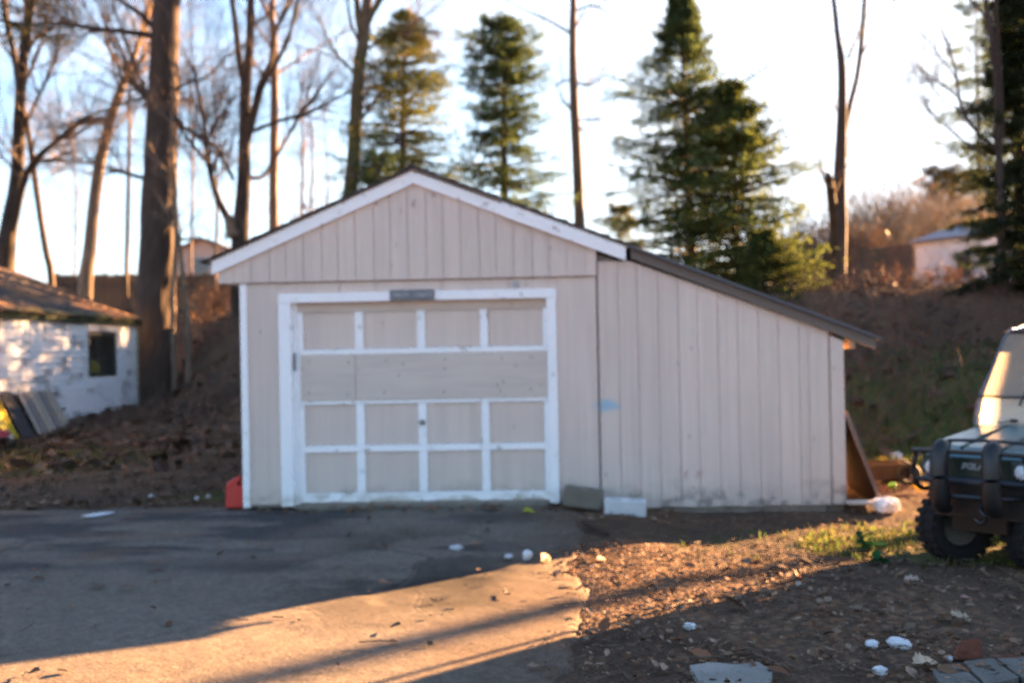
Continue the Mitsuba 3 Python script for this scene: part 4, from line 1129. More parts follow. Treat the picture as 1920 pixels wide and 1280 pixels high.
def bare_tree(label, Y, trunk, limbs=(), c=(0.15, 0.115, 0.085), n1=16, n2=5, n3=4, L1=2.2, ext=5.0, seed=0, sides=12, rough=0.16, lich=0.0, name='bare_tree', cat='tree', lo=0.3, upb=0.3, ground_it=True, lastw=0.35, group=None, dyk=0.5):
    """trunk and limbs: rows (px, py, width in photo pixels), seen at depth Y; limbs lean towards or away from the viewer"""
    r = np.random.default_rng(seed + 100)
    def world(rows, dy):
        n = len(rows)
        out = []
        for i, (px, py, w) in enumerate(rows):
            yy = Y + dy * (i / max(1, n - 1))
            out.append(np.append(at(px, py, yy), w * yy / FPX / 2))
        return np.array(out)
    k = thing(name, label, cat, group)
    tr = world(trunk, 0.0)
    if ground_it:
        b = tr[0].copy()
        g = height_s(b[0], b[1]) - 0.25
        if g < b[2] - 0.1:
            mid = b.copy(); mid[2] = g + 0.35; mid[3] *= 1.08
            low_ = b.copy(); low_[2] = g; low_[3] *= 1.35
            tr = np.vstack([low_[None]] + ([mid[None]] if b[2] > g + 0.5 else []) + [tr])
    if ext > 0:
        d = tr[-1, :3] - tr[-2, :3]; d /= np.linalg.norm(d)
        d = d * 0.7 + np.array([0, 0, 0.5]); d /= np.linalg.norm(d)
        for e in (0.35, 0.7, 1.0):
            tr = np.vstack([tr, np.append(tr[-1, :3] + d * ext * 0.34 + r.standard_normal(3) * 0.08 * ext * 0.3, tr[-1, 3] * (0.72 if e < 1 else lastw))])
    n = max(16, min(90, int(np.linalg.norm(tr[-1, :3] - tr[0, :3]) / 0.22)))
    m, nn, n2_ = bark_tube(tr[:, :3], tr[:, 3], sides, n, rough, seed)
    part(k, 'trunk', m, 'matt', True, bark_colour(c, nn, n2_, m[0], lich))
    ps, rs_ = [], []
    def keep(a):
        p, q = resample(a[:, :3], a[:, 3], 16)
        ps.append(p); rs_.append(q)
    keep(tr[len(tr) // 3:] if len(tr) > 4 else tr)
    for i, rows in enumerate(limbs):
        lm = world(rows, r.uniform(-1, 1) * dyk * (1 + 0.01 * np.hypot(rows[-1][0] - rows[0][0], rows[-1][1] - rows[0][1])))
        if rows[-1][1] < 30 and ext > 0:
            d = lm[-1, :3] - lm[-2, :3]; d /= np.linalg.norm(d)
            for e in (0.4, 0.8):
                lm = np.vstack([lm, np.append(lm[-1, :3] + (d + [0, 0, 0.15]) * ext * 0.4, lm[-1, 3] * 0.6)])
        m, nn, n2_ = bark_tube(lm[:, :3], lm[:, 3], max(6, sides - 4), 26, rough * 0.8, seed + i)
        part(k, 'limb', m, 'matt', True, bark_colour(c, nn, n2_, m[0], lich))
        keep(lm)
    P, Rr = np.array(ps), np.array(rs_)
    if n1:
        A = offshoots(P, Rr, n1, lo, 1.0, L1, (30, 75), 0.45, 0.010, 7, r, upb)
        B = offshoots(*A, n2, 0.2, 1.0, L1 * 0.5, (25, 60), 0.6, 0.006, 5, r, 0.15)
        ms = [tubes(*A, 4), tubes(*B, 3)]
        if n3:
            C_ = offshoots(*B, n3, 0.2, 1.0, L1 * 0.24, (20, 60), 0.7, 0.0042, 4, r, 0.1)
            ms.append(tubes(*C_, 3))
        m = join(ms)
        part(k, 'crown', m, 'matt', False, flat(m, np.asarray(c) * 0.6 + np.array([0.085, 0.062, 0.045]), 0.2, r), label='bare twigs', kind='stuff')
    return k


BR = (0.125, 0.092, 0.068)
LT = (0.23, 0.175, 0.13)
bare_tree('dark leaning two-stemmed tree at the left edge rising behind the shed', 29.5, [(10, 500, 34), (18, 420, 30), (32, 330, 24), (37, 200, 20), (46, 90, 17), (58, -10, 14)],
          [[(20, 450, 16), (40, 360, 13), (62, 305, 11), (110, 262, 9), (160, 224, 7), (205, 224, 4)], [(38, 190, 14), (28, 110, 12), (14, 50, 11), (2, -20, 9)], [(40, 250, 8), (80, 165, 6), (104, 110, 5), (120, 60, 3)], [(44, 110, 8), (70, 70, 6), (100, 48, 4)]],
          c=(0.055, 0.042, 0.034), seed=1, n1=22, n2=5, L1=2.9)  # bark albedo lowered to stand for shade on this trunk
bare_tree('thin curving dark stem behind the shed roof, second tree from the left', 30.5, [(97, 530, 13), (86, 470, 12), (72, 380, 11), (62, 310, 11), (52, 240, 10), (40, 180, 9), (24, 90, 8), (10, 0, 7)], [], c=(0.09, 0.065, 0.05), seed=2, n1=20, n2=5, L1=2.5)
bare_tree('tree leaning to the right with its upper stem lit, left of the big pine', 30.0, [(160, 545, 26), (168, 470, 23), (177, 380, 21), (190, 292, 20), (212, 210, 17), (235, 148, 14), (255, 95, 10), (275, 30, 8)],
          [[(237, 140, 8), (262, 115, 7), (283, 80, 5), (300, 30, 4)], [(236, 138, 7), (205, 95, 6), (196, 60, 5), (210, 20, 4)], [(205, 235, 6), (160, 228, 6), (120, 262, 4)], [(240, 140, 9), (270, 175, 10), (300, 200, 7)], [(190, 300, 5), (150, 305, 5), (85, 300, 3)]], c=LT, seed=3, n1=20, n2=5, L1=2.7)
bare_tree('slender straight pole of a tree just left of the big pine', 31.0, [(237, 530, 8), (239, 430, 8), (242, 300, 7), (243, 190, 5)], [], c=(0.12, 0.088, 0.07), seed=4, n1=10, n2=3, L1=1.4, ext=2.5)
bare_tree('very thick pine trunk beside the shed, the widest trunk in the picture', 27.0, [(287, 728, 92), (290, 660, 76), (293, 560, 70), (298, 400, 64), (304, 220, 56), (309, 90, 50), (313, -15, 46)],
          [[(298, 70, 12), (250, 62, 10), (190, 55, 8), (120, 46, 7), (70, 42, 5)], [(310, 75, 12), (284, 48, 10), (262, 25, 9), (225, 0, 8)], [(312, 210, 17), (290, 190, 16), (265, 172, 13), (245, 150, 9), (232, 110, 6)], [(316, 200, 14), (340, 235, 9), (372, 255, 7), (420, 290, 4)], [(322, 175, 8), (352, 155, 6), (385, 146, 5), (430, 100, 3)], [(272, 335, 8), (235, 325, 7), (185, 312, 4)]],
          c=(0.085, 0.062, 0.05), seed=5, sides=40, rough=0.22, n1=18, n2=5, L1=2.9, name='pine_tree', ext=7, lastw=0.6)
bare_tree('slim crooked stem standing right beside the big pine trunk', 26.0, [(327, 712, 11), (325, 640, 10), (324, 560, 9), (331, 440, 9), (326, 340, 8), (322, 255, 7)], [[(331, 450, 6), (360, 448, 5), (395, 452, 4), (430, 470, 4)]], c=LT, seed=6, n1=10, n2=3, L1=1.3, ext=3)
bare_tree('crooked sapling on the bank between the pine and the garage', 25.0, [(352, 620, 12), (345, 540, 9), (338, 470, 8), (330, 420, 6)], [[(345, 545, 5), (352, 600, 5)]], c=(0.19, 0.14, 0.1), seed=7, n1=8, n2=3, L1=1.0, ext=1.5)
bare_tree('dark tree forking low into three stems above the left roof end', 27.5, [(449, 490, 34), (452, 420, 30), (457, 340, 25), (459, 250, 22), (460, 170, 20), (468, 90, 15), (472, -10, 13)],
          [[(444, 452, 20), (430, 415, 15), (410, 375, 12), (394, 320, 11), (386, 270, 9), (382, 220, 8), (360, 120, 5)], [(390, 305, 8), (372, 285, 7), (345, 250, 5), (325, 215, 4)], [(460, 170, 14), (448, 110, 12), (442, 50, 11), (432, -20, 9)], [(462, 258, 11), (474, 215, 11), (486, 160, 9), (510, 110, 9), (516, 60, 8), (548, 0, 6)],
           [(466, 262, 11), (478, 215, 10), (493, 160, 9), (512, 128, 8), (540, 75, 7), (562, -10, 6)], [(466, 334, 9), (494, 330, 8), (520, 290, 7), (562, 218, 7), (598, 170, 5), (635, 120, 3)], [(470, 248, 8), (520, 228, 7), (565, 216, 7), (610, 196, 5), (655, 172, 4)], [(438, 338, 8), (420, 300, 6), (405, 278, 6), (385, 255, 4)], [(388, 265, 6), (412, 222, 5), (434, 184, 4)]],
          c=(0.06, 0.046, 0.038), seed=8, sides=16, n1=14, n2=5, L1=2.4)  # near-black bark stands in for shade from other trees
sn = thing('tree_stub', 'short broken stub in the fork of the dark three-stemmed tree', 'stub')
q0, q1 = at(436, 445, 27.3), at(428, 405, 27.3)
m, nn, n2_ = bark_tube(np.array([q0, (q0 + q1) / 2, q1]), np.array([0.16, 0.13, 0.12]), 12, 10, 0.2, 3)
put(sn, m, 'matt', True, bark_colour((0.26, 0.2, 0.14), nn, n2_, m[0]))
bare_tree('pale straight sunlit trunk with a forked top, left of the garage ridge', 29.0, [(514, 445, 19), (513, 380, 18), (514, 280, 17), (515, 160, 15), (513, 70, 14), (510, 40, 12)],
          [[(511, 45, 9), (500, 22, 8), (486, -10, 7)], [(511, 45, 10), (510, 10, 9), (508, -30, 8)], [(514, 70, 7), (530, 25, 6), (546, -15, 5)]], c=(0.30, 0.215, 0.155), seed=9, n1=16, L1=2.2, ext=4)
bare_tree('mossy trunk forking near the top edge, close left of the garage ridge', 27.0, [(656, 385, 27), (663, 300, 25), (668, 210, 24), (674, 120, 23), (682, 68, 21)],
          [[(682, 72, 15), (692, 35, 13), (718, -12, 12)], [(680, 75, 15), (672, 35, 13), (668, -15, 11)], [(690, 92, 6), (735, 62, 6), (780, 58, 5), (830, 62, 4)], [(672, 75, 7), (658, 45, 6), (650, -10, 5)], [(676, 225, 8), (695, 200, 6), (712, 180, 5)], [(668, 140, 6), (630, 100, 5), (600, 40, 4)]],
          c=(0.15, 0.115, 0.075), lich=0.55, seed=10, sides=16, n1=16, L1=2.2)
bare_tree('lone slim straight trunk rising behind the right slope of the garage roof', 26.5, [(1087, 440, 21), (1084, 340, 19), (1079, 240, 18), (1075, 140, 16), (1074, 60, 14), (1075, -10, 12)],
          [[(1068, 62, 6), (1040, 45, 5), (1010, 30, 5), (975, 15, 3)], [(1082, 20, 5), (1110, 12, 4), (1150, 30, 3)], [(1084, 155, 5), (1105, 160, 5), (1140, 138, 3)], [(1070, 150, 4), (1052, 155, 4), (1040, 162, 3)], [(1085, 235, 4), (1100, 258, 3)], [(1085, 225, 4), (1130, 224, 3)]],
          c=(0.165, 0.12, 0.09), seed=11, n1=5, n2=3, n3=2, L1=0.9, lo=0.1)
bare_tree('tall bare tree with a right fork and broken side trunk right of the evergreens', 25.0, [(1570, 535, 33), (1572, 440, 30), (1574, 340, 24), (1577, 260, 20), (1579, 180, 16), (1578, 120, 15), (1570, 65, 10), (1561, -10, 8)],
          [[(1580, 265, 11), (1592, 205, 10), (1608, 140, 9), (1616, 70, 9), (1622, -15, 8)], [(1566, 430, 20), (1560, 380, 17), (1555, 340, 15), (1552, 328, 11)], [(1590, 110, 6), (1605, 75, 5), (1618, 52, 4)], [(1617, 100, 5), (1640, 60, 4), (1672, 10, 3)], [(1582, 300, 4), (1592, 292, 3)], [(1572, 210, 4), (1562, 196, 3)]],
          c=(0.085, 0.062, 0.05), seed=12, sides=16, n1=4, n2=3, n3=2, L1=1.1, lo=0.5)
bare_tree('bare many-branched tree before the dark evergreen at the right edge', 19.5, [(1880, 612, 15), (1878, 500, 14), (1876, 380, 14), (1872, 260, 13), (1868, 150, 12), (1858, 60, 11), (1848, -10, 9)],
          [[(1872, 285, 8), (1840, 255, 7), (1815, 225, 7), (1800, 190, 6), (1793, 140, 5), (1780, 90, 4), (1762, 50, 3)], [(1794, 150, 4), (1765, 110, 3), (1725, 60, 2)], [(1796, 178, 4), (1770, 160, 3), (1735, 135, 2)], [(1800, 205, 4), (1770, 190, 3), (1745, 155, 2), (1722, 125, 2)], [(1858, 300, 5), (1800, 260, 4), (1760, 225, 3), (1735, 200, 2)], [(1880, 260, 9), (1876, 150, 8), (1870, 60, 8), (1866, -10, 7)], [(1850, 35, 6), (1825, 5, 5), (1800, -20, 4)]],
          c=(0.065, 0.05, 0.042), seed=13, n1=7, n2=4, n3=3, L1=0.9)
for i, (px, pyb, pyt, w, Y, lb) in enumerate([(565, 410, 230, 6, 33, 'thin bare sapling behind the left roof slope, left one of a pair'), (583, 395, 250, 5, 33.5, 'thin bare sapling behind the left roof slope, right one of a pair'), (404, 500, 300, 6, 32, 'thin sapling between the pine and the dark forked tree'),
                                               (612, 400, 300, 4, 34, 'faint twiggy sapling left of the mossy trunk'), (358, 480, 190, 5, 34, 'thin sapling right of the big pine against the sky'), (140, 520, 330, 5, 34, 'thin twiggy sapling between two leaning trees above the shed')]):
    bare_tree(lb, Y, [(px, pyb, w), (px + 3, (pyb + pyt) / 2, w), (px + 1, pyt, w * 0.7)], [], c=(0.20, 0.15, 0.12), seed=40 + i, n1=14, n2=4, n3=3, L1=1.3, ext=2.0, name='sapling', cat='sapling', group='thin saplings on the bank', sides=8)
# one trunk beyond the right edge; its long shadow crosses the sunlit driveway
sp = np.array([-0.35, 6.4, 0]) + 30 * np.array([math.cos(SUN_AZ), math.sin(SUN_AZ), 0])
k = thing('bare_tree', 'bare tree far off beyond the right edge', 'tree')
g = height_s(sp[0], sp[1])
m, nn, n2_ = bark_tube(np.array([[sp[0], sp[1], g - 0.2], [sp[0] + 0.1, sp[1], g + 4], [sp[0] + 0.2, sp[1], g + 9]]), np.array([0.17, 0.15, 0.08]), 10, 20, 0.1, 3)
part(k, 'trunk', m, 'matt', True, bark_colour(BR, nn, n2_, m[0]))


# ------------------------------------------------------------------ evergreens
def evergreen(label, px, Y, pyb, pyt, prof, nb, c, seed, dens=1.0, lean=0.0, trunkw=0.16, gap=0.25, name='evergreen_tree', droop=0.35, spr=0.17, upt=0.3, asym=0.0):
    """trunk foot and top at photo pixels; prof: (height fraction, half width in photo pixels)"""
    r = np.random.default_rng(seed + 500)
    b, t = at(px, pyb, Y), at(px + lean, pyt, Y)
    b[2] = min(b[2], height_s(b[0], b[1]) - 0.1)
    k = thing(name, label, 'evergreen')
    H = t[2] - b[2]
    zz = np.linspace(0, 1, 8)
    tp_ = b + (t - b) * zz[:, None]
    m, nn, n2_ = bark_tube(tp_, trunkw * (1 - 0.93 * zz), 10, 40, 0.15, seed)
    part(k, 'trunk', m, 'matt', True, bark_colour((0.11, 0.082, 0.062), nn, n2_, m[0], 0.3))
    hp, wp = np.array(prof, float).T
    nb = int(nb * 2.0)
    h = np.sort(r.uniform(hp[0], 1.0, nb) ** 0.92)
    az = (np.arange(nb) * 2.39996 + r.uniform(-0.5, 0.5, nb))
    W = np.interp(h, hp, wp) * Y / FPX * r.uniform(0.72, 1.28, nb)
    W *= np.where(r.uniform(size=nb) < gap, r.uniform(0.35, 0.7, nb), 1) * (1 + asym * np.cos(az))
    W = np.maximum(W, 0.12)
    K = 9
    u = np.linspace(0, 1, K)
    dirs = np.stack([np.cos(az), np.sin(az), 0 * az], 1)
    base = b + (t - b) * h[:, None]
    rise_ = W * (upt * h + r.uniform(-0.22, 0.30, nb))
    P = base[:, None] + dirs[:, None] * (W[:, None] * u)[..., None]
    P[..., 2] += (rise_[:, None] * u) - (W * droop * (1.15 - h))[:, None] * u ** 2 + (0.10 * W)[:, None] * u ** 5
    P += np.cumsum(r.standard_normal(P.shape) * 0.035 * (W[:, None, None] / K), 1)
    Rr = (0.008 + 0.016 * W)[:, None] * (1 - 0.8 * u)
    m = tubes(P, Rr, 5)
    part(k, 'boughs', m, 'matt', False, flat(m, (0.07, 0.056, 0.04), 0.1, r), kind='stuff')
    # side shoots, then needle sprays on shoots and bough tips
    ns = max(4, int(11 * dens))
    t_ = np.sort(r.uniform(0.22, 1.0, (nb, ns)), 1)
    f = t_ * (K - 1); i = np.minimum(f.astype(int), K - 2); w = (f - i)[..., None]
    mm = np.arange(nb)[:, None]
    sb = P[mm, i] * (1 - w) + P[mm, i + 1] * w
    tan = P[mm, i + 1] - P[mm, i]; tan /= np.linalg.norm(tan, axis=-1, keepdims=True)
    side = np.cross(tan, [0, 0, 1.0]); side /= np.linalg.norm(side, axis=-1, keepdims=True) + 1e-9
    sg = np.where(np.arange(ns) % 2 == 0, 1, -1)[None, :, None]
    sd = tan * 0.75 + side * sg * r.uniform(0.5, 1.0, (nb, ns, 1)) + np.stack([0 * t_, 0 * t_, r.uniform(-0.28, 0.12, (nb, ns))], -1)
    sd /= np.linalg.norm(sd, axis=-1, keepdims=True)
    sl = (W[:, None] * 0.34 * (1.1 - 0.75 * t_) * r.uniform(0.6, 1.2, (nb, ns)) + 0.10)
    # sprays: points along each shoot
    q = max(6, int(13 * dens))
    tq = r.uniform(0.0, 1.0, (nb, ns, q))
    pos = sb[:, :, None] + sd[:, :, None] * (sl[..., None] * tq)[..., None]
    pos[..., 2] -= 0.12 * (sl[..., None] * tq ** 2)
    pos = pos.reshape(-1, 3)
    nd = np.repeat(sd[:, :, None], q, 2).reshape(-1, 3) + r.standard_normal((len(pos), 3)) * 0.7
    nd[:, 2] -= 0.15
    nd /= np.linalg.norm(nd, axis=1, keepdims=True)
    wd_ = np.cross(nd, r.standard_normal((len(pos), 3)) * 0.5 + [0, 0, 1.0]); wd_ /= np.linalg.norm(wd_, axis=1, keepdims=True) + 1e-9
    ln_ = (spr * 0.78 * r.uniform(0.45, 1.4, len(pos)))[:, None]
    ww = ln_ * r.uniform(0.07, 0.14, (len(pos), 1))
    V = np.stack([pos, pos + nd * ln_ * 0.45 + wd_ * ww, pos + nd * ln_, pos + nd * ln_ * 0.55 - wd_ * ww], 1).reshape(-1, 3)
    a = np.arange(len(pos)) * 4
    F = np.vstack([np.stack([a, a + 1, a + 2], 1), np.stack([a, a + 2, a + 3], 1)])
    tone = np.repeat(r.uniform(0.6, 1.4, nb), ns * q) * r.uniform(0.7, 1.3, len(pos))
    hue = np.repeat(r.uniform(0, 1, nb), ns * q)[:, None]
    C0 = np.asarray(c)[None] * (1 - 0.5 * hue) + np.array([c[0] * 1.5, c[1] * 1.15, c[2] * 0.8])[None] * 0.5 * hue
    part(k, 'needles', (V, F), 'needle', False, np.repeat(np.clip(C0 * tone[:, None], 0, 1), 4, 0), label='needle sprays', kind='stuff')
    return k


GR = (0.062, 0.098, 0.044)
YG = (0.14, 0.165, 0.04)
evergreen('yellow-green thin-topped evergreen behind the garage ridge', 748, 27.5, 470, 30, [(0.05, 175), (0.2, 170), (0.36, 130), (0.43, 122), (0.675, 96), (0.8, 76), (0.925, 48), (1, 8)], 150, YG, 1, 1.0, lean=10, gap=0.3)  # hidden lower boughs widened to shade the shed wall
evergreen('loose ragged evergreen just right of the garage ridge', 945, 25.0, 470, 40, [(0.05, 215), (0.22, 195), (0.36, 140), (0.5, 106), (0.6, 66), (0.68, 60), (0.78, 90), (0.92, 74), (1, 25)], 140, GR, 2, 1.0, lean=-2, gap=0.45)  # low boughs behind the roof shaped wide to shadow the shed
evergreen('tallest dark evergreen with a spire reaching the top edge, behind the lean-to roof', 1303, 24.0, 640, -12, [(0.06, 165), (0.25, 160), (0.4, 142), (0.55, 118), (0.66, 132), (0.76, 84), (0.85, 46), (0.93, 24), (1, 4)], 170, GR, 3, 1.15, lean=-28, gap=0.30, trunkw=0.15)
evergreen('shorter bushy evergreen leaning against the right side of the tall spire', 1392, 23.4, 640, 160, [(0.05, 175), (0.3, 158), (0.5, 132), (0.7, 96), (0.85, 58), (1, 6)], 150, (0.085, 0.12, 0.04), 4, 1.15, lean=-25, trunkw=0.1)
evergreen('low young evergreen hugging the lean-to roof, right of the tall spire', 1432, 22.0, 655, 440, [(0.05, 118), (0.4, 108), (0.7, 70), (1, 8)], 80, (0.065, 0.09, 0.033), 5, 1.2, trunkw=0.05, spr=0.13)
evergreen('small dark evergreen at the foot of the lone slim trunk', 1165, 27.0, 470, 392, [(0.0, 55), (0.5, 45), (1, 16)], 46, (0.085, 0.095, 0.03), 6, 1.1, trunkw=0.05, spr=0.14)
evergreen('big dark evergreen filling the right edge of the picture', 1912, 20.0, 610, -60, [(0.02, 90), (0.13, 100), (0.31, 100), (0.44, 108), (0.48, 118), (0.53, 88), (0.61, 76), (0.76, 56), (0.9, 40), (1, 12)], 150, (0.028, 0.043, 0.023), 7, 1.3, gap=0.38, trunkw=0.14)
evergreen('rounded olive evergreen far behind the white outbuilding', 1765, 40.0, 470, 318, [(0.0, 85), (0.4, 80), (0.7, 60), (1, 25)], 90, (0.105, 0.09, 0.035), 8, 0.9, trunkw=0.12, spr=0.22)
evergreen('low dark evergreen bough mass behind the left corner of the ridge', 705, 25.5, 420, 285, [(0.0, 110), (0.5, 95), (1, 25)], 50, GR, 9, 0.9, trunkw=0.06, spr=0.15)


# unseen evergreens added to break up the low sun, plus an offscreen house
def sun_spot(t, l):
    return np.array([math.cos(SUN_AZ) * t + math.sin(SUN_AZ) * l, math.sin(SUN_AZ) * t - math.cos(SUN_AZ) * l])


def to_px(x, y, z):
    d = np.array([x, y, z]) - CAM
    w = d @ FW
    return 960 + FPX * (d @ RT) / w, 640 - FPX * (d @ UP) / w


for i, (t, l, H, wd_) in enumerate([(52, -20.6, 16, 1.9), (54, -22.4, 17, 2.2), (57, -24.0, 15, 2.2), (55, -25.0, 20, 3.0), (60, -27.5, 19, 3.2), (62, -30.5, 21, 3.2)]):
    x, y = sun_spot(t, l)
    g = height_s(x, y)
    p0, p1 = to_px(x, y, g), to_px(x, y, g + H)
    hw = wd_ * FPX / y
    evergreen('evergreen in the row beyond the right edge of the yard', p0[0], y, p0[1], p1[1], [(0.05, hw), (0.4, hw * 0.85), (0.75, hw * 0.5), (1, hw * 0.05)], 62, GR, 30 + i, 0.8, lean=p1[0] - p0[0], trunkw=0.2, spr=0.42, gap=0.35)
    labels[list(k_ for k_ in labels if k_.startswith('evergreen_tree') and '__' not in k_)[-1]]['group'] = 'evergreens beyond the right edge'
evergreen('dark pine reaching its boughs into the top left corner', -75, 22.0, 700, -420, [(0.58, 150), (0.64, 185), (0.75, 180), (0.9, 90), (1, 10)], 60, (0.055, 0.06, 0.03), 50, 1.1, trunkw=0.22, droop=0.5)
hs = thing('neighbour_house', 'house beyond the right edge whose shadow covers the lower right yard', 'house')
hp_ = sun_spot(16.5, -4.36)
MN = basis(np.array([math.sin(SUN_AZ), -math.cos(SUN_AZ), 0]), np.array([math.cos(SUN_AZ), math.sin(SUN_AZ), 0]), np.array([0, 0, 1.0]), (hp_[0], hp_[1], -0.3))
cput(hs, 'wall', xf(cbox((0, 0, 0), (9, 7, 4.2)), MN), (0.40, 0.38, 0.35), var=0.02)
cput(hs, 'roof', xf(hull((-0.02, -0.3, 4.203), (9.3, -0.3, 4.203), (-0.02, 7.3, 4.203), (9.3, 7.3, 4.203), (-0.02, 3.5, 6.2), (9.3, 3.5, 6.2)), MN), (0.10, 0.09, 0.085))
for a in (1.2, 4.0, 6.8):
    w_ = cput(hs, 'window', xf(cbox((a, -0.05, 1.3), (a + 1.0, -0.003, 2.7)), MN), (0.6, 0.6, 0.6))
    cput(w_, 'pane', xf(cbox((a + 0.08, -0.062, 1.38), (a + 0.92, -0.052, 2.62)), MN), (0.03, 0.035, 0.04), 'gloss')

# ------------------------------------------------------------------ brown brush on the bank
def brush(label, px, Y, pyt, hw, nst, c, seed, pyb=None):
    r = np.random.default_rng(seed + 900)
    b = at(px, 520 if pyb is None else pyb, Y)
    g = height_s(b[0], b[1])
    H = at(px, pyt, Y)[2] - g
    Wd = hw * Y / FPX
    k = thing('brown_shrub', label, 'shrub')
    st = np.stack([b[0] + r.uniform(-0.8, 0.8, nst) * Wd, b[1] + r.uniform(-0.6, 0.6, nst) * Wd, np.full(nst, 0.0)], 1)
    st[:, 2] = height(st[:, 0], st[:, 1]) - 0.05
    hs = H * r.uniform(0.55, 1.0, nst) * np.sqrt(np.clip(1.1 - ((st[:, 0] - b[0]) / (Wd * 1.05)) ** 2, 0.1, 1))
    d = np.stack([(st[:, 0] - b[0]) / Wd * 0.25 + r.normal(0, 0.13, nst), r.normal(0, 0.13, nst), np.ones(nst)], 1)
    u = np.linspace(0, 1, 6)
    P = st[:, None] + d[:, None] * (hs[:, None] * u)[..., None] + np.cumsum(r.normal(0, 0.035, (nst, 6, 3)) * hs[:, None, None] * 0.5, 1) * (u > 0)[None, :, None]
    Rr = np.broadcast_to(0.013 * (1 - 0.75 * u) + 0.003, (nst, 6))
    A = offshoots(P, Rr, 6, 0.25, 1.0, H * 0.28, (20, 60), 0.6, 0.006, 5, r, 0.2)
    B = offshoots(*A, 4, 0.2, 1.0, H * 0.13, (20, 60), 0.7, 0.005, 4, r, 0.1)
    m = join([tubes(P, Rr, 4), tubes(*A, 3), tubes(*B, 3)])
    part(k, 'stems', m, 'matt', False, flat(m, c, 0.2, r), kind='stuff')
    n = nst * 16
    pos = B[0].reshape(-1, 3)[r.integers(0, len(B[0]) * 4, n)]
    V, F, Cc = leaf_quads(pos, 0.07, r, 1.0)
    part(k, 'dry_leaves', (V, F), 'leafy', False, np.repeat(np.clip(np.asarray(c) * np.array([1.1, 0.98, 0.85]) * r.uniform(0.6, 1.5, (n, 1)), 0, 1), 6, 0), kind='stuff')


def leaf_quads(pos, size, r, tumble=0.35, curl=0.3):
    """folded six-point leaves"""
    n = len(pos)
    az = r.uniform(0, 2 * np.pi, n)
    nrm = np.stack([r.normal(0, tumble, n), r.normal(0, tumble, n), np.ones(n)], 1); nrm /= np.linalg.norm(nrm, axis=1, keepdims=True)
    a = np.stack([np.cos(az), np.sin(az), 0 * az], 1); a -= (a * nrm).sum(1, keepdims=True) * nrm; a /= np.linalg.norm(a, axis=1, keepdims=True)
    b = np.cross(nrm, a)
    L = (size * r.lognormal(0, 0.5, n))[:, None]
    W = L * r.uniform(0.22, 0.36, (n, 1))
    k = r.normal(curl, 0.25, (n, 1))
    pts = [pos - a * L / 2, pos + b * W + nrm * k * W - a * L * .05, pos + a * L * .3 + b * W * .6 + nrm * k * W * 1.2, pos + a * L / 2 + nrm * k * L * .25, pos + a * L * .25 - b * W * .7 + nrm * k * W, pos - b * W + nrm * k * W * .8 - a * L * .08]
    V = np.stack(pts, 1).reshape(-1, 3)
    i = np.arange(n)[:, None] * 6
    F = np.vstack([i + np.array([[0, 1, 2]]), i + np.array([[0, 2, 3]]), i + np.array([[0, 3, 4]]), i + np.array([[0, 4, 5]])])
    return V, F, None


TN = (0.24, 0.20, 0.15)
for i, (px, Y, pyt, hw, n, lb) in enumerate([(1640, 33, 345, 62, 190, 'tan twiggy shrub directly behind the brown board fence'), (1715, 34, 342, 60, 150, 'tan twiggy shrub above the left end of the white outbuilding'), (1800, 35, 345, 60, 130, 'tan twiggy shrub above the roof of the white outbuilding'),
                                              (1535, 29, 420, 42, 110, 'reddish-brown brush left of the tree with the broken side trunk'), (1600, 29.5, 410, 40, 110, 'reddish-brown brush between the broken-trunk tree and the board fence'), (1500, 31, 400, 30, 60, 'low pale brush between the evergreens and the broken-trunk tree')]):
    brush(lb, px, Y, pyt, hw, n, TN if i in (0, 1, 2, 5) else (0.20, 0.155, 0.115), i)
for i, (px, Y, pyt, hw, n, lb) in enumerate([(1660, 23.6, 490, 55, 22, 'sparse dry stalks in front of the brown board fence'), (1770, 23.0, 490, 40, 16, 'sparse dry stalks in front of the white outbuilding'), (590, 32, 350, 40, 40, 'pale brush behind the left roof slope'), (400, 30.5, 520, 50, 60, 'pale dry brush below the tan house')]):
    brush(lb, px, Y, pyt, hw, n, (0.25, 0.17, 0.115), 20 + i)

# ------------------------------------------------------------------ leaf litter, grass, undergrowth
def scatter(n, x0, x1, y0, y1, r, ok):
    p = np.stack([r.uniform(x0, x1, n), r.uniform(y0, y1, n)], 1)
    return p[ok(p[:, 0], p[:, 1])]


def in_building(x, y):
    q = np.stack([x - O_G[0], y - O_G[1]], -1)
    s, d = q @ S_[:2], q @ D_[:2]
    return ((s > -1.83) & (s < 4.57) & (d > -0.03) & (d < 5.7)) | ((x < SX + 0.03) & (x > SX - W_) & (y > Y0) & (y < Y1))


def litter(key, label, sets, size, cols, seed, tumble=0.35):
    r = np.random.default_rng(seed)
    pos = []
    for (n, x0, x1, y0, y1, ok) in sets:
        p = scatter(n, x0, x1, y0, y1, r, lambda x, y: ~in_building(x, y) & ok(x, y))
        pos.append(p)
    p = np.vstack(pos)
    P = np.column_stack([p, height(p[:, 0], p[:, 1]) + 0.012 + r.uniform(0, 0.02, len(p))])
    V, F, _ = leaf_quads(P, size, r, tumble)
    cols = np.asarray(cols)
    C_ = cols[r.integers(0, len(cols), len(P))] * r.uniform(0.52, 1.13, (len(P), 1))
    put(key, (V, F), 'leafy', False, np.repeat(np.clip(C_, 0, 1), 6, 0))
    lab(key, label, 'fallen leaves', None, 'stuff')


def patchy(x, y, s=1.6, t=0.45, seed=41):
    return meshkit.fbm(np.stack([x * s, y * s, 0 * x], -1), 3, seed) > t


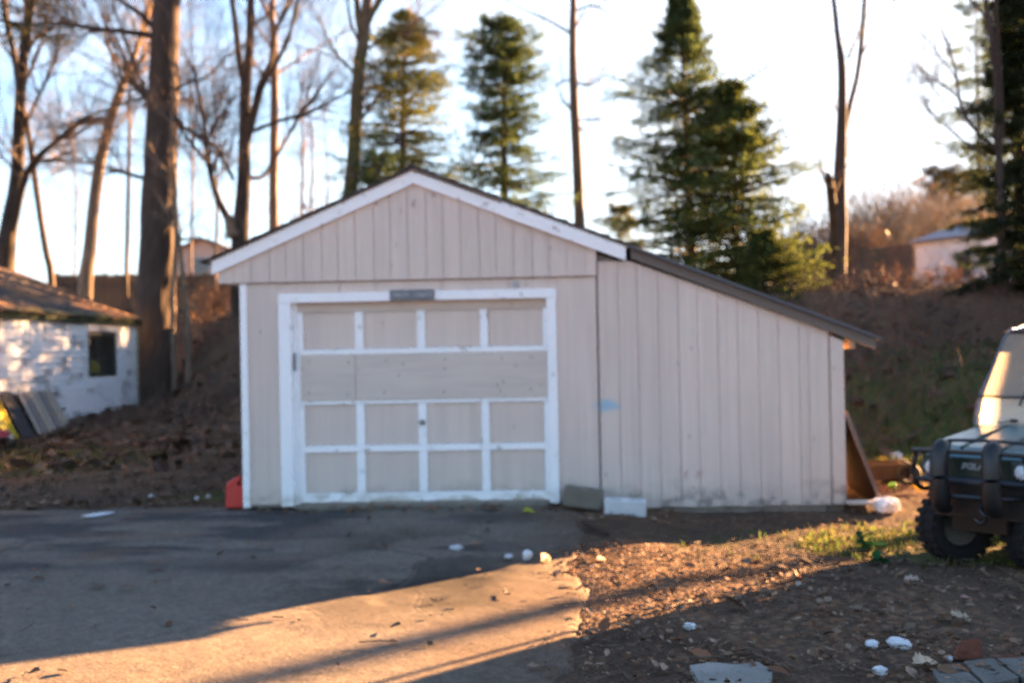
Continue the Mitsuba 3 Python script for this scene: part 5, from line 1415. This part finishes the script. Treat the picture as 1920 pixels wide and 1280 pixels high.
BRN = [(0.15, 0.085, 0.05), (0.105, 0.06, 0.037), (0.20, 0.12, 0.072), (0.085, 0.05, 0.033), (0.17, 0.075, 0.04), (0.085, 0.055, 0.038), (0.26, 0.18, 0.125)]
litter('fallen_leaves', 'brown fallen leaves covering the yard right of the driveway', [(4600, 0.3, 4.2, 4.6, 9.0, lambda x, y: (drive_dist(x, y) < 0.02) & patchy(x, y)), (2200, 0.4, 5.5, 8.0, 13.5, lambda x, y: (drive_dist(x, y) < 0.0) & patchy(x, y, 1.2)),
       (1500, 0.0, 2.4, 5.4, 9.0, lambda x, y: (drive_dist(x, y) < 0.25) & patchy(x, y, 3.0, 0.42, 46))], 0.032, BRN, 60, 0.28)
litter('fallen_leaves_001', 'brown fallen leaves under the trees between the shed and the garage', [(6500, -9.1, -2.6, 12.0, 24, lambda x, y: patchy(x, y, 0.9, 0.40)), (300, -8, -2.9, 11.6, 12.2, lambda x, y: x < 9)], 0.058, [(0.14, 0.088, 0.058), (0.105, 0.066, 0.045), (0.19, 0.125, 0.08), (0.085, 0.055, 0.04)], 61)
litter('fallen_leaves_002', 'dry leaves and dead stalks covering the bank behind the garage', [(9000, -10, 13, 15, 29, lambda x, y: patchy(x, y, 0.7, 0.38))], 0.12, [(0.115, 0.070, 0.052), (0.08, 0.05, 0.04), (0.16, 0.10, 0.072), (0.085, 0.06, 0.04)], 62, 0.7)
litter('fallen_leaves_003', 'few scattered leaves lying on the asphalt driveway', [(150, -5.5, 0.5, 4.8, 11.2, lambda x, y: drive_dist(x, y) > 0.1), (120, -2.8, 0.7, 10.9, 11.28, lambda x, y: drive_dist(x, y) > 0.02)], 0.06, BRN[:5], 63)


def grass(key, label, sets, h, cols, seed):
    r = np.random.default_rng(seed)
    p = np.vstack([scatter(n, x0, x1, y0, y1, r, lambda x, y: ~in_building(x, y) & ok(x, y)) for (n, x0, x1, y0, y1, ok) in sets])
    n = len(p)
    P = np.column_stack([p, height(p[:, 0], p[:, 1]) - 0.01])
    az = r.uniform(0, 2 * np.pi, n)
    L = (h * r.lognormal(0, 0.35, n))[:, None]
    d = np.stack([np.cos(az) * r.uniform(0.1, 0.7, n), np.sin(az) * r.uniform(0.1, 0.7, n), np.ones(n)], 1)
    s = np.stack([-np.sin(az), np.cos(az), 0 * az], 1) * (0.05 * L + 0.004)
    tip = P + d * L; tip[:, 2] -= 0.25 * L[:, 0]
    mid = P + d * L * 0.5
    V = np.stack([P - s, P + s, mid + s * 0.7, mid - s * 0.7, tip], 1).reshape(-1, 3)
    i = np.arange(n)[:, None] * 5
    F = np.vstack([i + np.array([[0, 1, 2]]), i + np.array([[0, 2, 3]]), i + np.array([[3, 2, 4]])])
    cols = np.asarray(cols)
    C_ = cols[r.integers(0, len(cols), n)] * r.uniform(0.7, 1.3, (n, 1))
    put(key, (V, F), 'needle', False, np.repeat(np.clip(C_, 0, 1), 5, 0))
    lab(key, label, 'grass', None, 'stuff')


def ell(cx, cy, rx, ry, t=0.45, s=2.2):
    return lambda x, y: (((x - cx) / rx) ** 2 + ((y - cy) / ry) ** 2 < 1) & patchy(x, y, s, t, 43)


GC = [(0.10, 0.14, 0.035), (0.13, 0.15, 0.04), (0.06, 0.09, 0.03), (0.15, 0.13, 0.055)]
grass('grass', 'short yellow-green grass around the wheels of the utility vehicle', [(7000, 1.9, 5.4, 8.0, 10.6, ell(4.0, 9.35, 1.5, 1.2, 0.38)), (260, 1.3, 3, 8.6, 10.4, ell(2.1, 9.6, 0.9, 0.8, 0.58))], 0.055, GC, 70)
grass('grass_001', 'green grass at the foot of the bank behind the leaning panel', [(17000, 2.6, 12, 12.6, 19.4, ell(6.6, 15.6, 4.4, 2.75, 0.38, 1.5))], 0.12, [(0.075, 0.12, 0.045), (0.10, 0.13, 0.045), (0.06, 0.10, 0.042)], 71)
grass('grass_002', 'mossy grass in front of the shed on the left', [(8000, -11, -5.3, 14.3, 18.8, ell(-8.2, 16.2, 2.9, 1.9, 0.38, 1.5)), (500, -4.2, -2.5, 11.9, 13.0, ell(-3.3, 12.4, 0.9, 0.5, 0.5))], 0.05, [(0.09, 0.09, 0.03), (0.07, 0.085, 0.028), (0.12, 0.10, 0.04)], 72)


def undergrowth():
    r = np.random.default_rng(80)
    p = np.vstack([scatter(2600, 2.5, 12.5, 15.5, 22, r, lambda x, y: patchy(x, y, 0.8, 0.42, 44)), scatter(700, -8.2, -3, 21, 27, r, lambda x, y: patchy(x, y, 0.8, 0.45, 45))])
    n = len(p)
    P = np.column_stack([p, height(p[:, 0], p[:, 1]) - 0.03])
    u = np.linspace(0, 1, 5)
    L = r.lognormal(-1.0, 0.45, n)
    d = np.stack([r.normal(0, 0.5, n), r.normal(0, 0.5, n), np.ones(n)], 1)
    Q = P[:, None] + d[:, None] * (L[:, None] * u)[..., None] + (r.normal(0, 0.25, (n, 1, 3)) * (u ** 2)[None, :, None]) * L[:, None, None]
    Rr = np.broadcast_to(0.006 * (1 - 0.6 * u), (n, 5))
    A = offshoots(Q, Rr, 3, 0.3, 1, 0.22, (20, 60), 0.7, 0.004, 4, r, 0.1)
    m = join([tubes(Q, Rr, 3), tubes(*A, 3)])
    put('undergrowth', m, 'matt', False, flat(m, (0.115, 0.08, 0.06), 0.25, r))
    lab('undergrowth', 'tangled dry brown undergrowth on the bank', 'undergrowth', None, 'stuff')


undergrowth()


def fallen_twigs():
    r = np.random.default_rng(83)
    p = np.vstack([scatter(330, 0.3, 4.5, 4.7, 11, r, lambda x, y: drive_dist(x, y) < 0.05), scatter(300, -9, -2.6, 12, 20, r, lambda x, y: ~in_building(x, y)), scatter(40, -5, 0.4, 5, 11.2, r, lambda x, y: drive_dist(x, y) > 0.1)])
    n = len(p)
    az, L = r.uniform(0, np.pi, n), r.lognormal(-1.9, 0.5, n)
    u = np.linspace(-0.5, 0.5, 6)
    X = p[:, :1] + np.cos(az)[:, None] * L[:, None] * u + r.normal(0, 0.01, (n, 6))
    Y = p[:, 1:] + np.sin(az)[:, None] * L[:, None] * u + r.normal(0, 0.01, (n, 6))
    Q = np.stack([X, Y, height(X, Y) + 0.014 + r.uniform(0, 0.02, (n, 1))], -1)
    m = tubes(Q, np.broadcast_to(r.uniform(0.002, 0.006, (n, 1)), (n, 6)), 5)
    put('fallen_twigs', m, 'matt', False, flat(m, (0.11, 0.078, 0.056), 0.25, r))
    lab('fallen_twigs', 'small dead twigs lying among the fallen leaves', 'twigs', None, 'stuff')


fallen_twigs()


# single large oak leaves and small plants that can be picked out
def oak_leaf(label, px, py, length, ang, c, seed, roll_=0.0):
    r = np.random.default_rng(seed)
    t = np.linspace(0, 1, 15)
    lob = 0.13 + 0.20 * np.sin(t * np.pi) ** 0.8 * (0.55 + 0.75 * np.abs(np.sin(t * np.pi * 3.5)))
    lob[0] = 0.015; lob[-1] = 0.03
    L_, R_ = lob * r.uniform(0.85, 1.1, 15), lob * r.uniform(0.85, 1.1, 15)
    z = 0.10 * np.sin(t * np.pi * 1.3 + r.uniform(0, 1)) + 0.03
    mid = np.stack([t, 0 * t, z], 1)
    lf = np.stack([t + 0.05, L_, z + 0.35 * L_ + 0.04 * r.standard_normal(15)], 1)
    rt = np.stack([t + 0.05, -R_, z + 0.35 * R_ + 0.04 * r.standard_normal(15)], 1)
    V = np.vstack([lf, mid, rt])
    V = np.vstack([V, V - [0, 0, 0.012]])
    F = []
    for o, fl in ((0, False), (45, True)):
        for a in (0, 15):
            for i in range(14):
                q = [(o + a + i, o + a + 15 + i, o + a + 16 + i), (o + a + i, o + a + 16 + i, o + a + 1 + i)]
                F += [x[::-1] if fl else x for x in q]
    V = (V - [0.5, 0, 0]) * length
    M = move(*(gnd(px, py) + [0, 0, 0.022])) @ rot((0, 0, 1), ang) @ rot((1, 0, 0), roll_)
    k = thing('oak_leaf', label, 'leaf', 'single large oak leaves on the ground')
    m_ = xf((V, np.array(F)), M)
    put(k, m_, 'leafy', True, flat(m_, c, 0.06, r))
    st = tube((M[:3, :3] @ (np.array([[-0.5, 0, 0.03], [-0.65, 0.01, 0.02], [-0.78, 0.03, 0.0]]) * length).T).T + M[:3, 3], 0.0022, 5)
    cput(k, 'stalk', st, (0.16, 0.10, 0.06))


PALE = (0.42, 0.31, 0.22)
oak_leaf('pale tan oak leaf at the bottom edge left of the grey pavers', 1736, 1250, 0.155, 12, PALE, 1, 14)
oak_leaf('pale oak leaf lying alone in the shade below the vehicle', 1712, 1096, 0.13, -8, (0.34, 0.25, 0.19), 2, 10)
oak_leaf('tan oak leaf above the red-brown shard, right one of two', 1798, 1164, 0.13, -20, (0.36, 0.27, 0.19), 3, 12)
oak_leaf('tan oak leaf above the red-brown shard, left one of two', 1772, 1162, 0.11, 155, (0.36, 0.26, 0.19), 4, 15)
oak_leaf('curled red-brown leaf standing at the shadow edge in the yard', 1494, 1084, 0.10, 60, (0.30, 0.09, 0.035), 5, 50)
oak_leaf('pinkish leaf in the shade above the two tan oak leaves', 1812, 1128, 0.08, 5, (0.30, 0.16, 0.13), 6, 10)
oak_leaf('brown leaf on the broken asphalt left of the round white scrap', 893, 1024, 0.09, 20, (0.24, 0.13, 0.07), 7, 12)
oak_leaf('rusty leaf lying on the asphalt below the left part of the garage door', 720, 1097, 0.09, 10, (0.26, 0.14, 0.09), 8, 10)
oak_leaf('yellow-green leaf on the asphalt at the foot of the garage door', 990, 962, 0.13, 0, (0.34, 0.36, 0.03), 9, 12)
oak_leaf('pale leaf in the shade right of the sunlit patch', 1500, 1103, 0.075, 30, (0.30, 0.26, 0.21), 10, 10)


def weed(label, px, py, h, n, seed):
    r = np.random.default_rng(seed)
    g = gnd(px, py)
    k = thing('weed', label, 'weed', 'small green weeds in the yard')
    stems, lv = [], []
    for i in range(n):
        a = r.uniform(0, 2 * np.pi)
        top = g + np.array([math.cos(a) * h * 0.6, math.sin(a) * h * 0.6, h * r.uniform(0.6, 1.1)])
        stems.append(tube(spline([g, (g + top) / 2 + [0, 0, h * .15], top], 6), 0.003, 5))
        for t in (0.4, 0.6, 0.8, 1.0):
            lv.append(g + (top - g) * t + [0, 0, h * 0.12 * (1 - t)])
    cput(k, 'stems', join(stems), (0.06, 0.08, 0.03), kind='stuff')
    V, F, _ = leaf_quads(np.array(lv), 0.075, r, 0.6)
    part(k, 'leaves', (V, F), 'needle', False, flat((V, F), (0.03, 0.10, 0.035), 0.2, r), kind='stuff')


weed('taller dark green weed at the sunlit edge of the grass patch', 1627, 1036, 0.14, 8, 1)
weed('flatter dark green weed in the shadow just below the taller one', 1652, 1058, 0.08, 8, 2)
